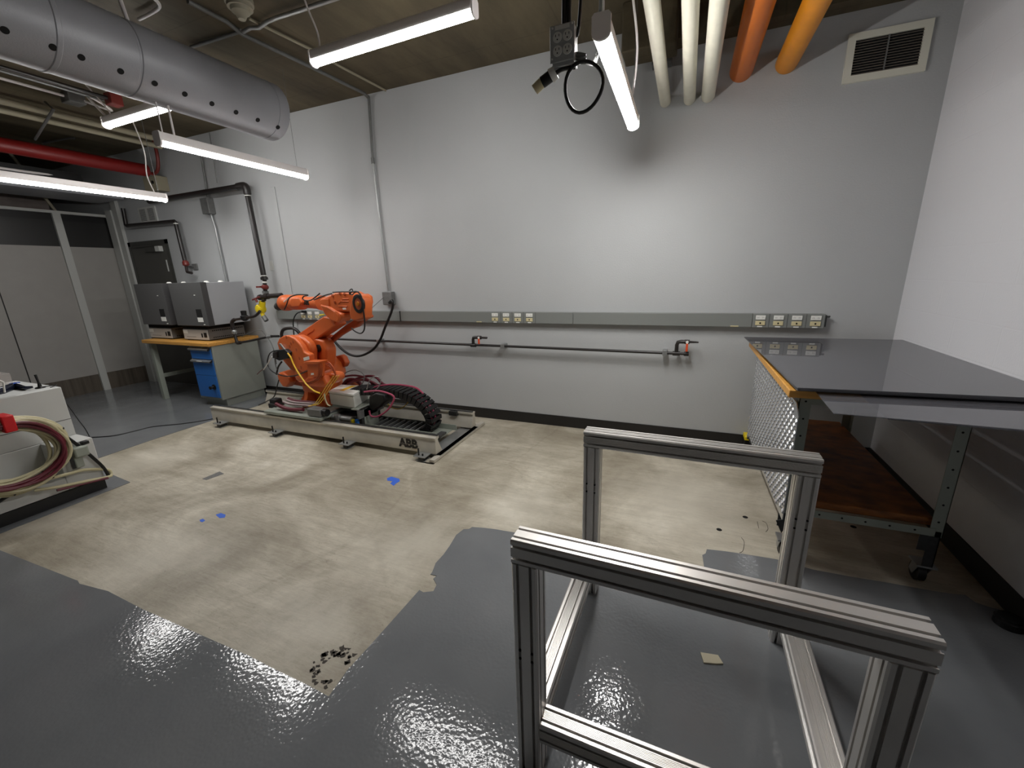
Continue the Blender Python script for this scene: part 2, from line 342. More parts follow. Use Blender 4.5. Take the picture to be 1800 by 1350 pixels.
# slab drop above the pipes: the ceiling is lower there beside the back wall
dx = (-0.491, 3.9, 3.148)[0]
struct('trim_1', MB().box((dx, YB - .16, 3.145), (XR, YB, ZC)), CEIL)
struct('baseboard_back', MB().box((-6.72, YB - .008, 0), (XR, YB, .112)), BASEB)
struct('baseboard_right', MB().box((XR - .01, -4, 0), (XR, YB - .008, .115)), BASEB)
# left partition: panels, dark glazed band, brown lower panels, light posts
struct('wall_left', MB().box((XL - .12, -4, .26), (XL - .03, YB, 2.095)), PANEL)
struct('trim_2', MB().box((XL - .12, -4, .0), (XL - .035, YB, .262)), LOWP)
struct('trim_3', MB().box((XL - .12, -4, 2.095), (XL - .035, YB, 2.44)), BAND)
struct('trim_4', MB().box((XL - .12, -4, 2.44), (XL - .035, YB, 2.53)), BANDU)
struct('trim_5', MB().box((XL - .13, -4, 2.53), (XL, YB, 2.565)), COLUMN)
for k, y0 in enumerate((3.25, 1.81, .37, -1.07)):
    struct('trim_%d' % (6 + k), MB().box((XL - .04, y0, 0), (XL, y0 + .085, 2.53)), COLUMN)
for k, y0 in enumerate((2.528, 1.09)):
    struct('trim_%d' % (10 + k), MB().box((XL - .032, y0, .26), (XL - .029, y0 + .012, 2.095)), BANDU)
struct('trim_12', MB().box((XL, 3.84, 0), (-7.95, YB + .2, 2.62)).box((-7.96, 3.86, 0), (-7.83, YB, 2.9)), COLUMN)
struct('wall_far', MB().box((-11, -4, 0), (-10.9, YB + .2, ZC)), PANEL)
# door in the back wall behind the benches
dr = bpy.data.objects.new('door_1', None); COL.objects.link(dr); dr.location = (-7.3, YB, 0); dr['kind'] = 'structure'; ORG['door_1'] = Vector((-7.3, YB, 0))
MB().box((-7.83, YB - .012, 0), (-7.77, YB - .002, 2.16)).box((-6.93, YB - .012, 0), (-6.87, YB - .002, 2.16)).box((-7.83, YB - .012, 2.10), (-6.87, YB - .002, 2.16)).build('door_frame', FRAMEM, dr, smooth=False)
MB().box((-7.77, YB - .008, .01), (-6.93, YB - .002, 2.10)).build('door_leaf', DOORM, dr, smooth=False)
MB().box((-7.35, YB - .06, 2.0), (-7.02, YB - .01, 2.07)).box((-7.7, YB - .045, 2.075), (-7.2, YB - .03, 2.09)).build('door_closer', FRAMEM, dr, bevel=.004)
MB().box((-7.1, YB - .063, 1.998), (-7.0, YB - .009, 2.072)).build('closer_cover', COLUMN, dr, bevel=.004)
MB().box((-6.99, YB - .02, 1.72), (-6.975, YB - .009, 1.88)).build('door_hinge', COLUMN, dr)
# vertical plaster rib on the wall right of the gas pipe
rb = (-4.636, 3.9, 2.487)
struct('trim_13', MB().box((rb[0] - .035, YB - .012, 0.0), (rb[0] + .035, YB, 2.62)), WHITE, bevel=.008)

# ------------------------------------------------------------------ LED strip lights
def lamp(name_label, a, b, hang, cord=None, power=1, zc=ZC):
    """a, b: ends of the fixture axis at the diffuser centre"""
    a = Vector(a); b = Vector(b); d = (b - a).normalized(); s = d.cross(Vector((0, 0, 1))).normalized()
    t = thing('strip_light', name_label, 'light', (a + b) / 2, 'suspended LED strip lights')
    def sec(prof, p, q):
        return MB().prism([p + s * x + Vector((0, 0, z)) for x, z in prof], q - p)
    sec([(-.034, .009), (-.034, .052), (-.026, .068), (.026, .068), (.034, .052), (.034, .009)], a, b).build('housing', HOUS, t, bevel=.002)
    dif = [(-.0335, .0088)] + [(-.036 * math.cos(k * math.pi / 10), .002 - .021 * math.sin(k * math.pi / 10)) for k in range(11)] + [(.0335, .0088)]
    led = LED if power == 1 else mat('led_diffuser_%d' % int(power * 100), (1, .985, .96, 1), .5, emit=LAMP * power)
    sec(dif, a + d * .012, b - d * .012).build('diffuser', led, t)
    for e, sg in ((a, 1), (b, -1)):
        cap = [(-.038, .06), (-.028, .071), (.028, .071), (.038, .06)] + [(.038 * math.cos(k * math.pi / 8), -.026 * math.sin(k * math.pi / 8)) for k in range(9)]
        sec(cap, e - d * .010 * sg, e + d * .001 * sg).build('end_cap', HOUS, t)
        MB().box((0, 0, 0), (0, 0, 0)) if False else None
    for h_ in hang:
        f, r = h_[:2]; p = a + (b - a) * f
        MB().cyl(p + Vector((0, 0, .066)), Vector((p.x, p.y, h_[2] if len(h_) > 2 else zc)), r, 6).build('hanging_wire', HOUS if r > .003 else GALVD, t)
    if cord: MB().tube(cord, .006, 8, smooth=6).build('power_cord', HOUS, t)
    return t
LH = 2.46
lamp('white LED strip light above the room centre, running parallel to the back wall', (-2.42, 2.52, 2.95), (-1.20, 2.49, 2.95), [(.96, .0015)],
     [(-2.36, 2.52, 3.015), (-2.37, 2.53, 3.12), (-2.40, 2.5, 3.25), (-2.42, 2.5, 3.33)], .75)
lamp('white LED strip light beside the hanging power box, end cap towards the camera', (-.385, 1.96, LH), (-.40, 3.17, LH), [(.03, .004), (.96, .0015)],
     [(-.39, 2.95, 2.52), (-.335, 2.7, 2.7), (-.35, 2.4, 2.95), (-.33, 2.1, 3.33)], 1.9)
lamp('white LED strip light under the end of the round duct', (-3.40, 2.02, 2.48), (-3.40, 3.24, 2.48), [(.03, .004, 2.736), (.09, .007, 2.736), (.93, .0015)], None, .7)
lamp('white LED strip light at the left edge, in front of the red ceiling pipe', (-5.52, 1.88, LH), (-5.52, 3.21, LH), [(.96, .003)],
     [(-5.52, 3.12, 2.52), (-5.55, 3.1, 2.7), (-5.5, 3.1, 2.95), (-5.58, 3.08, 3.33)])
lamp('white LED strip light partly hidden behind the round duct', (-4.97, 2.55, 2.95), (-3.75, 2.54, 2.95), [(.9, .003)],
     [(-4.9, 2.55, 3.01), (-5.0, 2.6, 3.1), (-5.1, 2.5, 3.33)])

# ------------------------------------------------------------------ round perforated duct
dc = thing('round_duct', 'grey painted round air duct with a row of black holes along its side', 'duct', (-3.433, 3.0, 2.95))
xc, zc, rd = -3.433, 2.95, .217
MB().lathe((xc, -4, zc), (0, 1, 0), [(0, rd), (5.53, rd), (5.535, rd + .004), (5.555, rd + .004), (5.56, rd), (5.915, rd), (5.92, rd - .004), (5.93, rd - .004), (5.935, rd), (6.90, rd)], 64).build('duct_shell', DUCT, dc)
MB().lathe((xc, 2.90, zc), (0, 1, 0), [(0, rd), (.002, rd + .003), (.085, rd + .003), (.1, rd - .004), (.1, rd - .03), (.085, rd - .03), (.085, .001)], 64).build('end_cap', DUCT, dc)
for y in (.80, .98, 1.16, 1.34, 1.518, 1.636, 1.819, 2.0, 2.18, 2.362, 2.543, 2.723, 2.905):
    an = math.radians(-41 - (y - 1.3) * 2.9); nrm = Vector((math.cos(an), 0, math.sin(an)))
    c = Vector((xc, y, zc)) + nrm * (rd - .002 + (.004 if y > 2.89 else 0))
    MB().cyl(c, c + nrm * .0035, .0175, 20).build('air_hole', BLACKH, dc)
for y in (.4, -2.0):
    MB().box((xc - .012, y - .001, zc + rd), (xc + .012, y + .001, ZC)).build('hanger_strap', GALVD, dc)

# ------------------------------------------------------------------ ceiling pipes, upper right
def ypipe(name, label, cat, x, z, r, m, y0=-4.0, y1=3.9, group=None):
    o = MB().lathe((x, y0, z), (0, 1, 0), [(0, r), (y1 - y0, r)], 32).build(name, m)
    return tag(o, label, cat, group)
ypipe('white_pipe', 'white painted ceiling pipe, leftmost of the white ones', 'pipe', -.253, 2.806, .040, WHITEP)
ypipe('white_pipe', 'white painted ceiling pipe, middle of the white ones', 'pipe', -.078, 2.795, .042, WHITEP)
ypipe('white_pipe', 'thicker white painted ceiling pipe beside the burnt orange pipe', 'pipe', .052, 2.797, .047, WHITEP)
ypipe('orange_pipe', 'burnt orange ceiling pipe between the white pipes and the amber pipe', 'pipe', .262, 2.925, .078, BORANGE)
ypipe('amber_pipe', 'amber yellow ceiling pipe next to the wall vent', 'pipe', .545, 2.92, .071, AMBER)
o = MB().box((-.52, 3.64, 3.04), (-.33, 3.66, 3.12)).cyl((-.42, 3.65, 3.08), (-.42, 3.65, 2.9), .01).build('pipe_bracket', GALVD, bevel=.002)
tag(MB().box((-.36, 3.78, 3.03), (-.22, 3.89, 3.15)).cyl((-.27, 3.84, 3.04), (-.245, 3.86, 2.87), .014).build('junction_box', GALVD, bevel=.004), 'small dull steel ceiling junction box behind the leftmost white pipe', 'electrical box')
o.location.z += 0; bpy.data.objects.remove(o)
tag(MB().box((-.545, 3.5, 3.03), (-.18, 3.74, ZC)).build('ceiling_block', CEIL, bevel=.01), 'brown concrete block hanging from the ceiling behind the white pipes', 'concrete block')

# wall vent top right
vt = thing('wall_vent', 'cream framed louvred air vent high on the right of the back wall', 'vent', (1.105, YB, 2.72))
x0, x1, z0, z1 = .887, 1.325, 2.724, 3.012
f = .042
MB().box((x0, YB - .018, z0), (x1, YB, z0 + f)).box((x0, YB - .018, z1 - f), (x1, YB, z1)).box((x0, YB - .018, z0 + f), (x0 + f, YB, z1 - f)).box((x1 - f, YB - .018, z0 + f), (x1, YB, z1 - f)).build('vent_frame', mat('vent_cream', rgb(222, 220, 206), .5), vt)
MB().box((x0 + f, YB - .004, z0 + f), (x1 - f, YB - .001, z1 - f)).build('vent_opening', BLACKH, vt)
sl = MB()
for k in range(13):
    z = z0 + f + .008 + k * .0155
    sl.prism([(x0 + f, YB - .004, z), (x0 + f, YB - .016, z - .006), (x0 + f, YB - .017, z - .004), (x0 + f, YB - .005, z + .003)], (x1 - x0 - 2 * f, 0, 0))
sl.build('louvres', mat('louvre_brown', rgb(120, 110, 100), .5), vt)
MB().box(((x0 + x1) / 2 - .004, YB - .018, z0 + f), ((x0 + x1) / 2 + .004, YB - .010, z1 - f)).build('mullion', GALVD, vt)
# small vent left
P = [(-7.362, 3.9, 2.606), (-6.957, 3.9, 2.603), (-7.004, 3.9, 2.397), (-7.398, 3.9, 2.402)]
vt = thing('wall_vent', 'small white slotted vent above the door at the far left', 'vent', P[3])
xa, xb, za, zb = P[0][0], P[1][0], P[2][2], P[0][2]
MB().box((xa, YB - .02, za), (xb, YB, zb)).build('vent_plate', COLUMN, vt, bevel=.004)
sl = MB()
for k in range(12):
    for c in (0, 1):
        xx = xa + .04 + c * ((xb - xa) / 2 - .01); z = za + .03 + k * (zb - za - .05) / 12
        sl.box((xx, YB - .0215, z), (xx + (xb - xa) / 2 - .07, YB - .019, z + (zb - za) / 40))
sl.build('vent_slots', BLACKH, vt)

# ------------------------------------------------------------------ hanging power box, cable loop and plug
def along(p, q, t): return Vector(p) + (Vector(q) - Vector(p)) * t
hb = [(-0.496, 1.62, 2.355), (-0.409, 1.62, 2.349), (-0.396, 1.62, 2.244), (-0.491, 1.62, 2.25)]
hx0, hx1 = hb[0][0], hb[1][0]; hz0, hz1 = hb[3][2], hb[0][2] + .005
hy = 1.62
pb = thing('power_box', 'hanging grey steel outlet box with four sockets and black cables', 'electrical box', ((hx0 + hx1) / 2, hy, hz0))
MB().box((hx0, hy, hz0), (hx1, hy + .006, hz1)).box((hx0 + .006, hy + .006, hz0 - .012), (hx1 - .002, hy + .055, hz1 - .004)).build('steel_box', mat('box_steel', rgb(188, 190, 190), .45, metal=.2, var=.08, vscale=30), pb, bevel=.003)
w_, h_ = hx1 - hx0, hz1 - hz0
for fx in (.32, .72):
    for fz in (.30, .66):
        c = (hx0 + w_ * fx, hy - .001, hz0 + h_ * fz)
        s1 = MB().lathe((c[0], hy - .003, c[2]), (0, 1, 0), [(0, .0155), (.004, .0165)], 24).build('socket', OUTW, pb)
        sm = MB()
        for dxx in (-.006, .006): sm.box((c[0] + dxx - .001, hy - .0035, c[2] + .001), (c[0] + dxx + .001, hy - .0025, c[2] + .008))
        sm.box((c[0] - .002, hy - .0035, c[2] - .009), (c[0] + .002, hy - .0025, c[2] - .005)).build('socket_slots', BLACKH, s1)
MB().box((hx0 + w_ * .22, hy - .001, hz1 - .016), (hx1 - w_ * .2, hy, hz1 - .004)).build('label_strip', OUTW, pb)
for sx_, sz_ in ((hx0 + .008, hz0 + .012), (hx1 - .008, hz1 - .006), (hx0 + .01, hz1 - .008)):
    MB().cyl((sx_, hy - .003, sz_), (sx_, hy, sz_), .003, 10).build('screw', OUTW, pb)
tc_ = MB()
tc_.tube([(hx0 + .045, hy + .03, hz1 - .01), (hx0 + .043, hy + .03, hz1 + .08), (hx0 + .06, hy + .03, ZC)], .0085, 10, smooth=6)
tc_.tube([(hx0 + .062, hy + .03, hz1 - .01), (hx0 + .06, hy + .03, hz1 + .08), (hx0 + .075, hy + .03, ZC)], .0085, 10, smooth=6)
tc_.build('supply_cable', BLACK, pb)
MB().tube([(hx1 - .02, hy + .03, hz1 - .01), (hx1 + .01, hy + .04, hz1 + .06), (hx1 + .03, hy + .04, ZC)], .006, 10, smooth=6).build('drop_cable', BLACK, pb)
tc_ = MB()
for k in range(3):
    tc_.tube([(hx1 - .003, hy + .03, hz0 + .01 * k), (hx1 + .03, hy + .035, hz0 - .005 + .012 * k), (min(hx1 + .05, -.455), hy + .08, hz0 + .03 + .014 * k), (-.452 + .004 * k, hy + .3, hz0 + .11), (-.452 + .004 * k, hy + .6, hz0 + .3), (-.45, hy + .65, ZC)], .0045, 8, smooth=6)
tc_.build('grey_cable', GALVD, pb)
cc = (-0.38, 1.64, 2.167); ct = (-0.381, 1.64, 2.244)
rr_ = ct[2] - cc[2]
loop = [(cc[0] + rr_ * .86 * math.cos(2 * math.pi * k / 28), 1.64 + .012 * math.sin(4 * math.pi * k / 28), cc[2] + rr_ * math.sin(2 * math.pi * k / 28)) for k in range(28)]
MB().tube(loop, .0062, 10, close=True).build('cable_loop', BLACK, pb)
pp = [(-0.409, 1.64, 2.232), (-0.453, 1.64, 2.235), (-0.485, 1.64, 2.225)]
MB().tube([pp[0], pp[1], pp[2]], .007, 10, smooth=6).build('plug_cable', BLACK, pb)
pq = [(-0.48, 1.64, 2.23), (-0.499, 1.64, 2.221), (-0.531, 1.64, 2.207), (-0.56, 1.64, 2.189)]
MB().cyl(pq[0], pq[1], .021, 20, r2=.023).build('plug_collar', OUTW, pb)
MB().cyl(along(pq[1], pq[0], .2), pq[2], .019, 20).build('plug_body', BLACK, pb)
MB().cyl(pq[2], pq[3], .0175, 20).build('plug_face', OUTB, pb)

# ------------------------------------------------------------------ ceiling conduits and fittings
def cond(label, pts, r, m, cat='conduit', name='conduit', smooth=0, group=None):
    return tag(MB().tube(pts, r, 10, smooth=smooth).build(name, m), label, cat, group)
cw = [(-3.083, 3.88, 3.298), (-3.116, 3.88, 2.734), (-3.09, 3.88, 1.39)]
c1 = [(-3.107, 2.209, 3.305), (-3.106, 2.46, 3.305), (-3.158, 2.618, 3.305), (-3.112, 3.173, 3.305), (-3.08, 3.812, 3.305)]
cv = thing('wall_conduit', 'steel conduit dropping down the back wall to a grey box above the raceway', 'conduit', cw[2])
MB().tube([cw[0], along(cw[0], cw[2], .02), cw[1]], .013, 12).build('upper_pipe', GALVD, cv)
MB().tube([cw[1], cw[2]], .011, 12).build('lower_pipe', GALV, cv)
MB().cyl(along(cw[1], cw[2], -.01), along(cw[1], cw[2], .03), .018).build('coupling', GALVD, cv)
bx = (-3.084, 3.86, 1.316)
MB().box((bx[0] - .065, YB - .07, bx[2] - .075), (bx[0] + .06, YB, bx[2] + .07)).build('junction_box', GALVD, cv, bevel=.006)
cond('long grey conduit crossing the ceiling from the duct to the wall conduit', c1 + [(cw[0][0], 3.86, 3.29), cw[0]], .014, GALVD)
cond('thin cream conduit on the ceiling running from the smoke detector to the wall', [(-2.942, 2.506, 3.31), (-2.935, 2.608, 3.31), (-2.887, 3.025, 3.31), (-2.893, 3.318, 3.31), (-2.859, 3.866, 3.31)], .010, BEIGE)
cond('grey conduit with an offset bend crossing the other ceiling conduits', [(-3.097, 2.571, 3.29), (-3.004, 2.56, 3.29), (-2.951, 2.585, 3.29), (-2.831, 2.559, 3.29), (-2.732, 2.555, 3.29), (-2.538, 2.563, 3.29), (-2.175, 2.572, 3.29)], .013, GALV)
cond('dark conduit on the ceiling meeting the top of the round duct', [(-3.681, 2.569, 3.31), (-3.158, 2.588, 3.31), (-3.13, 2.585, 3.31)], .012, GALVD)
cond('looped white cable on the ceiling above the duct', [(-3.252, 2.068, 3.3), (-3.273, 2.126, 3.3), (-3.338, 2.167, 3.3), (-3.469, 2.18, 3.3), (-3.594, 2.184, 3.3)], .010, HOUS, 'cable', 'ceiling_cable', 6)
cond('straight white rod hanging above the middle of the duct', [(-3.433, 2.02, 3.16), (-3.44, 2.0, 3.33)], .012, HOUS, 'rod', 'hanger_rod')
sm_ = (-2.837, 2.364, 3.28)
sd = thing('smoke_detector', 'off-white round smoke detector on the brown ceiling', 'detector', sm_)
MB().lathe((sm_[0], sm_[1], ZC), (0, 0, -1), [(0, .085), (.03, .085), (.035, .075), (.055, .075)], 28).build('mounting_ring', SMOKE, sd)
MB().lathe((sm_[0], sm_[1], ZC - .055), (0, 0, -1), [(0, .06), (.02, .055), (.035, .035), (.06, .022), (.062, .001)], 28).build('sensor_dome', SMOKE, sd)

# left side services
def run(name, label, cat, pts, r, m, group=None): return tag(MB().tube(pts, r, 16).build(name, m), label, cat, group)
def ydir(p, q):     # keep the pipe parallel to y through its right-hand end
    return [(q[0], -4, q[2]), q]
q = (-6.623, 3.71, 2.98)
run('sprinkler_pipe', 'thick red fire sprinkler pipe under the ceiling at the left', 'pipe', [(q[0], -4, 2.98), (q[0], q[1], 2.98)], .075, REDP)
tag(MB().tube([(q[0], q[1], 2.98), (q[0] + .02, q[1] + .05, 2.95), (q[0] + .14, q[1] + .05, 2.98), (q[0] + .2, q[1] + .05, 3.12), (q[0] + .2, q[1] + .05, ZC)], .02, 12, smooth=4).build('branch_pipe', REDV), 'dark red branch pipe rising from the end of the red sprinkler pipe', 'pipe')
q = (-5.716, 3.361, 3.15)
run('beige_pipe', 'beige ceiling pipe, upper of the pair behind the lights at the left', 'pipe', [(q[0], -4, 3.15), (q[0], q[1], 3.15)], .028, BEIGE)
q = (-5.997, 3.581, 3.15)
run('beige_pipe', 'beige ceiling pipe, lower of the pair behind the lights at the left', 'pipe', [(q[0], -4, 3.15), (q[0], q[1], 3.15)], .028, BEIGE)
q = (-5.007, 2.62, 3.2)
run('black_conduit', 'black conduit along the ceiling ending at a small red box', 'conduit', [(q[0], -4, 3.2), (q[0], q[1], 3.2)], .016, SATIN)
tag(MB().box((q[0] - .05, q[1], 3.15), (q[0] + .05, q[1] + .1, 3.25)).build('alarm_box', REDV, bevel=.008), 'small red box at the end of the black ceiling conduit', 'electrical box')
run('grey_conduit', 'thin grey conduit running beside the black ceiling conduit', 'conduit', [(q[0] - .06, -4, 3.19), (q[0] - .06, q[1], 3.19)], .009, GALVD)
q = (-5.495, 2.532, 3.27)
run('thin_conduit', 'thin pale conduit leading to the junction box left of the red box', 'conduit', [(q[0], -4, 3.27), (q[0], q[1], 3.27)], .012, HOUS)
tag(MB().box((q[0] - .07, q[1], 3.22), (q[0] + .07, q[1] + .13, 3.31)).build('junction_box', GALVD, bevel=.006), 'dull junction box on the ceiling left of the red box', 'electrical box')
cond('white flexible cable sagging from the ceiling junction box to the hidden light', [(q[0] + .02, q[1] + .1, 3.27), (q[0] + .3, q[1] + .2, 3.16), (-5.1, 2.52, 3.2), (-4.95, 2.55, 3.02)], .01, HOUS, 'cable', 'ceiling_cable', 6)
# strut hanger for the beige pair
p = [(-5.981, 2.532, 3.12), (-5.444, 2.401, 3.12)]
tag(MB().tube([(-6.679, 2.724, 3.11), (-5.434, 2.402, 3.11), (-5.94, 2.579, 3.3)], .012, 8).build('strut_hanger', GALVD), 'grey steel strut crossing under the two beige pipes', 'strut')
tag(MB().tube([(-7.622, 3.168, 3.3), (-7.115, 3.21, 3.3), (-7.054, 3.243, 3.3)], .012, 8).build('short_conduit', GALVD), 'short grey conduit with a pale end above the red pipe', 'conduit')
# cable tray and grey duct left of the red pipe
ct_ = (-7.243, 3.506, 2.9); x_t = ct_[0]
tr = thing('cable_tray', 'black cable tray hung under the red pipe at the far left', 'cable tray', (x_t, 2.5, 2.86))
MB().box((x_t - .02, -4, 2.84), (x_t, 3.3, 2.93)).box((x_t - .5, -4, 2.84), (x_t - .48, 3.3, 2.93)).build('side_rail', BLACK, tr)
for k in range(22):
    y = -3.5 + k * .31
    MB().box((x_t - .48, y, 2.85), (x_t - .02, y + .03, 2.865)).build('rung', BLACK, tr)
tag(MB().tube([(x_t - .1, -1, 2.94), (x_t - .05, 1.4, 2.9), (x_t + .03, 2.0, 2.88), (x_t + .02, 2.6, 2.86), (x_t - .04, 3.3, 2.88)], .014, 8, smooth=6).build('white_cable', HOUS), 'white cable lying along the edge of the black cable tray', 'cable')
tag(MB().box((x_t - .75, -4, 2.70), (x_t - .1, 3.75, 2.83)).build('flat_duct', DUCT, bevel=.01), 'flat grey rectangular duct below the cable tray at the far left', 'duct')
tag(MB().box((-10.2, -4, 2.62), (-9.0, 3.6, 2.95)).build('pink_duct', mat('dusty_duct', rgb(150, 138, 132), .6, var=.15)), 'dusty pale duct above the left partition wall', 'duct')
for k, (y0, y1) in enumerate(((1.2, 1.9), (2.5, 3.0), (3.4, 3.1))):
    tag(MB().tube([(-8.35, y0, 2.58), (-8.35, y1, 3.3)], .02, 8).build('brace_bar', BEIGE), ['pale brace bar leaning above the left partition, nearest the left edge', 'pale brace bar leaning above the middle of the left partition', 'pale brace bar above the left partition, nearest the back wall'][k], 'brace')
# beige alarm panel high on the wall
P = [(-6.852, 3.85, 2.933), (-6.564, 3.85, 2.924), (-6.587, 3.85, 2.744), (-6.878, 3.85, 2.75)]
bxp = thing('wall_box', 'beige steel box high on the back wall at the end of the red pipe', 'electrical box', P[3])
MB().box((P[0][0], YB - .14, P[3][2]), (P[1][0], YB, P[0][2])).build('enclosure', BEIGE, bxp, bevel=.006)
MB().cyl((P[1][0] - .08, YB - .15, P[0][2] - .08), (P[1][0] - .08, YB - .139, P[0][2] - .08), .02).build('lock', BLACK, bxp)
# thin hanging rod holding the gas pipe
cond('thin steel rod holding the black gas pipe from the ceiling', [(-5.41, 3.8, 3.285), (-5.448, 3.8, 2.727)], .006, GALVD, 'rod', 'hanger_rod')
# thin wall conduit at the left with a small box
P = [(-5.744, 3.87, 3.076), (-5.784, 3.87, 2.571), (-5.796, 3.87, 2.503), (-5.785, 3.87, 2.399), (-5.753, 3.87, 2.223), (-5.757, 3.87, 2.04), (-5.75, 3.87, 1.558)]
cv = thing('wall_conduit', 'thin steel conduit with a small box, left of the tall gas pipe', 'conduit', P[-1])
MB().tube(P[:3], .012, 10).build('upper_pipe', GALVD, cv)
MB().tube(P[2:], .012, 10).build('lower_pipe', GALV, cv)
MB().box((P[2][0] - .07, YB - .09, P[2][2] - .10), (P[2][0] + .07, YB - .002, P[2][2] + .09)).build('switch_box', GALVD, cv, bevel=.006)

# ------------------------------------------------------------------ gas piping
def fitting(mb, p, q, r): mb.cyl(p, q, r, 14)
gp = thing('gas_pipe', 'tall black gas pipe with a bend, dropping to a red valve beside the benches', 'pipe', (-4.967, 3.8, 1.367))
P = [(-6.893, 3.8, 2.644), (-4.957, 3.8, 2.653), (-4.927, 3.8, 1.557), (-4.958, 3.8, 1.36)]
MB().tube([P[0], along(P[0], P[1], .985), along(P[1], P[2], .03), P[2]], .032, 16).build('main_pipe', SATIN, gp)
MB().tube([along(P[0], P[1], .93), along(P[0], P[1], .985), along(P[1], P[2], .03), along(P[1], P[2], .09)], .042, 16, smooth=3).build('elbow', SATIN, gp)
m_ = MB(); m_.cyl(along(P[1], P[2], .97), along(P[1], P[2], 1.0), .044, 16); m_.cyl(P[2], P[3], .024, 14); m_.build('reducer', SATIN, gp)
m_ = MB()
for t_ in (.1, .95): m_.cyl(along(P[1], P[2], t_), along(P[1], P[2], t_ + .008), .036, 16)
for t_ in (.08, .35, .9): m_.cyl(along(P[2], P[3], t_), along(P[2], P[3], t_ + .1), .027, 14)
m_.build('thread_tape', OUTW, gp)
v0, v1 = along(P[2], P[3], .3), along(P[2], P[3], .6)
MB().tube([v0, along(v0, v1, .3), along(v0, v1, .7), v1], .04, 16, rr=[.026, .042, .042, .026]).box((v0[0] - .09, 3.74, v0[2] - .035), (v0[0] - .02, 3.78, v0[2] - .015)).build('valve', REDV, gp)
MB().cyl(along(P[2], P[3], .7), along(P[2], P[3], .85), .037, 8).build('union', GALVD, gp)
Q = [(-4.998, 3.74, 1.343), (-4.872, 3.74, 1.356), (-4.6, 3.74, 1.368)]
MB().tube([Q[0], Q[1], Q[2]], .028, 14).cyl(Q[0], along(Q[0], Q[1], .25), .036, 12).cyl(along(Q[0], Q[1], .8), along(Q[1], Q[2], .15), .036, 12).build('tee_pipe', BRASSD, gp)
# yellow regulator with red handle and clear bowl
P = [(-4.877, 3.72, 1.315), (-4.933, 3.72, 1.294), (-5.017, 3.72, 1.252), (-4.989, 3.72, 1.202), (-4.978, 3.72, 1.166), (-4.962, 3.72, 1.109), (-4.924, 3.72, 1.059)]
rg = thing('gas_regulator', 'yellow regulator with a red cross handle and a grey bowl, left of the robot wrist', 'regulator', P[3])
MB().lathe(P[3], (0, -1, 0), [(-.05, .03), (-.04, .055), (.02, .06), (.04, .05), (.05, .02)], 20).cyl(P[1], P[4], .038, 14).build('body', YEL, rg, bevel=.003)
MB().cyl(P[4], P[5], .024, 14).build('lower_body', YEL, rg)
MB().cyl(P[5], along(P[5], P[6], 1.1), .028, 16).build('bowl', GALVD, rg)
MB().cyl(P[0], P[1], .016, 12).cyl(P[1], P[3], .016, 12).build('inlet_pipe', BRASSD, rg)
h = [(-4.947, 3.66, 1.292), (-4.966, 3.66, 1.334), (-5.021, 3.66, 1.32), (-4.889, 3.66, 1.354)]
MB().cyl(h[0], h[1], .014, 10).tube([h[2], h[1], h[3]], .011, 8).build('handle', REDV, rg)
# pipework in front of the oven
P = [(-4.644, 3.45, 1.201), (-4.736, 3.45, 1.146), (-4.871, 3.45, 1.124), (-4.933, 3.45, 1.117), (-5.125, 3.45, 1.094), (-5.175, 3.45, 1.065), (-5.184, 3.45, 1.001), (-5.17, 3.45, 0.945), (-5.164, 3.45, 0.824), (-5.149, 3.45, 0.803), (-4.912, 3.45, 0.839), (-4.671, 3.45, 0.882), (-4.529, 3.45, 0.906), (-4.405, 3.45, 0.91)]
pw = thing('gas_branch', 'black branch pipe with a small regulator, bending in front of the right oven', 'pipe', P[9])
MB().tube([P[0], P[1], P[2]], .016, 12, smooth=4).build('upper_pipe', BRASSD, pw)
MB().tube(P[2:5], .015, 12).build('middle_pipe', BRASSD, pw)
MB().tube([P[4], P[5], P[6]], .022, 12, smooth=4).build('elbow', BRASSD, pw)
MB().tube([P[6], P[8], P[9]], .018, 12).build('down_pipe', SATIN, pw)
MB().tube([P[8], P[9], along(P[9], P[10], .2)], .022, 12, smooth=3).tube(P[9:], .014, 12).build('lower_pipe', SATIN, pw)
MB().cyl(along(P[11], P[12], .5), P[12], .02, 12).build('union', GALV, pw)
a_, b_ = along(P[2], P[3], -.5), along(P[3], P[4], .3)
MB().lathe((P[3][0], P[3][1], P[3][2] - .005), (0, 0, 1), [(-.03, .02), (-.01, .045), (.03, .045), (.04, .03), (.09, .032), (.095, .02)], 18).build('small_regulator', BLACK, pw)
MB().lathe(P[7], Vector(P[8]) - Vector(P[7]), [(-.02, .02), (-.01, .028), (.02, .028), (.03, .02)], 12).build('gauge_joint', GALV, pw)
# second gas drop at the far left
P = [(-7.533, 3.8, 2.608), (-7.56, 3.8, 2.373), (-6.428, 3.8, 2.355), (-6.411, 3.8, 1.848), (-6.402, 3.8, 1.772), (-6.418, 3.8, 1.696)]
gp = thing('gas_pipe', 'thinner black gas pipe bending over the door and ending at a red valve', 'pipe', P[-1])
MB().tube([P[0], along(P[0], P[1], .95), along(P[1], P[2], .02), along(P[1], P[2], .98), along(P[2], P[3], .03), P[3]], .026, 14).build('main_pipe', SATIN, gp)
MB().tube([P[3], P[5]], .018, 12).tube([P[5], (-6.325, 3.8, 1.679)], .018, 10).build('end_pipe', BRASSD, gp)
MB().tube([along(P[3], P[4], -.1), along(P[3], P[4], .3), along(P[3], P[4], .8), P[4]], .04, 14, rr=[.02, .04, .04, .02]).build('valve', REDV, gp)
P = [(-6.515, 3.88, 1.768), (-6.378, 3.88, 1.764)]
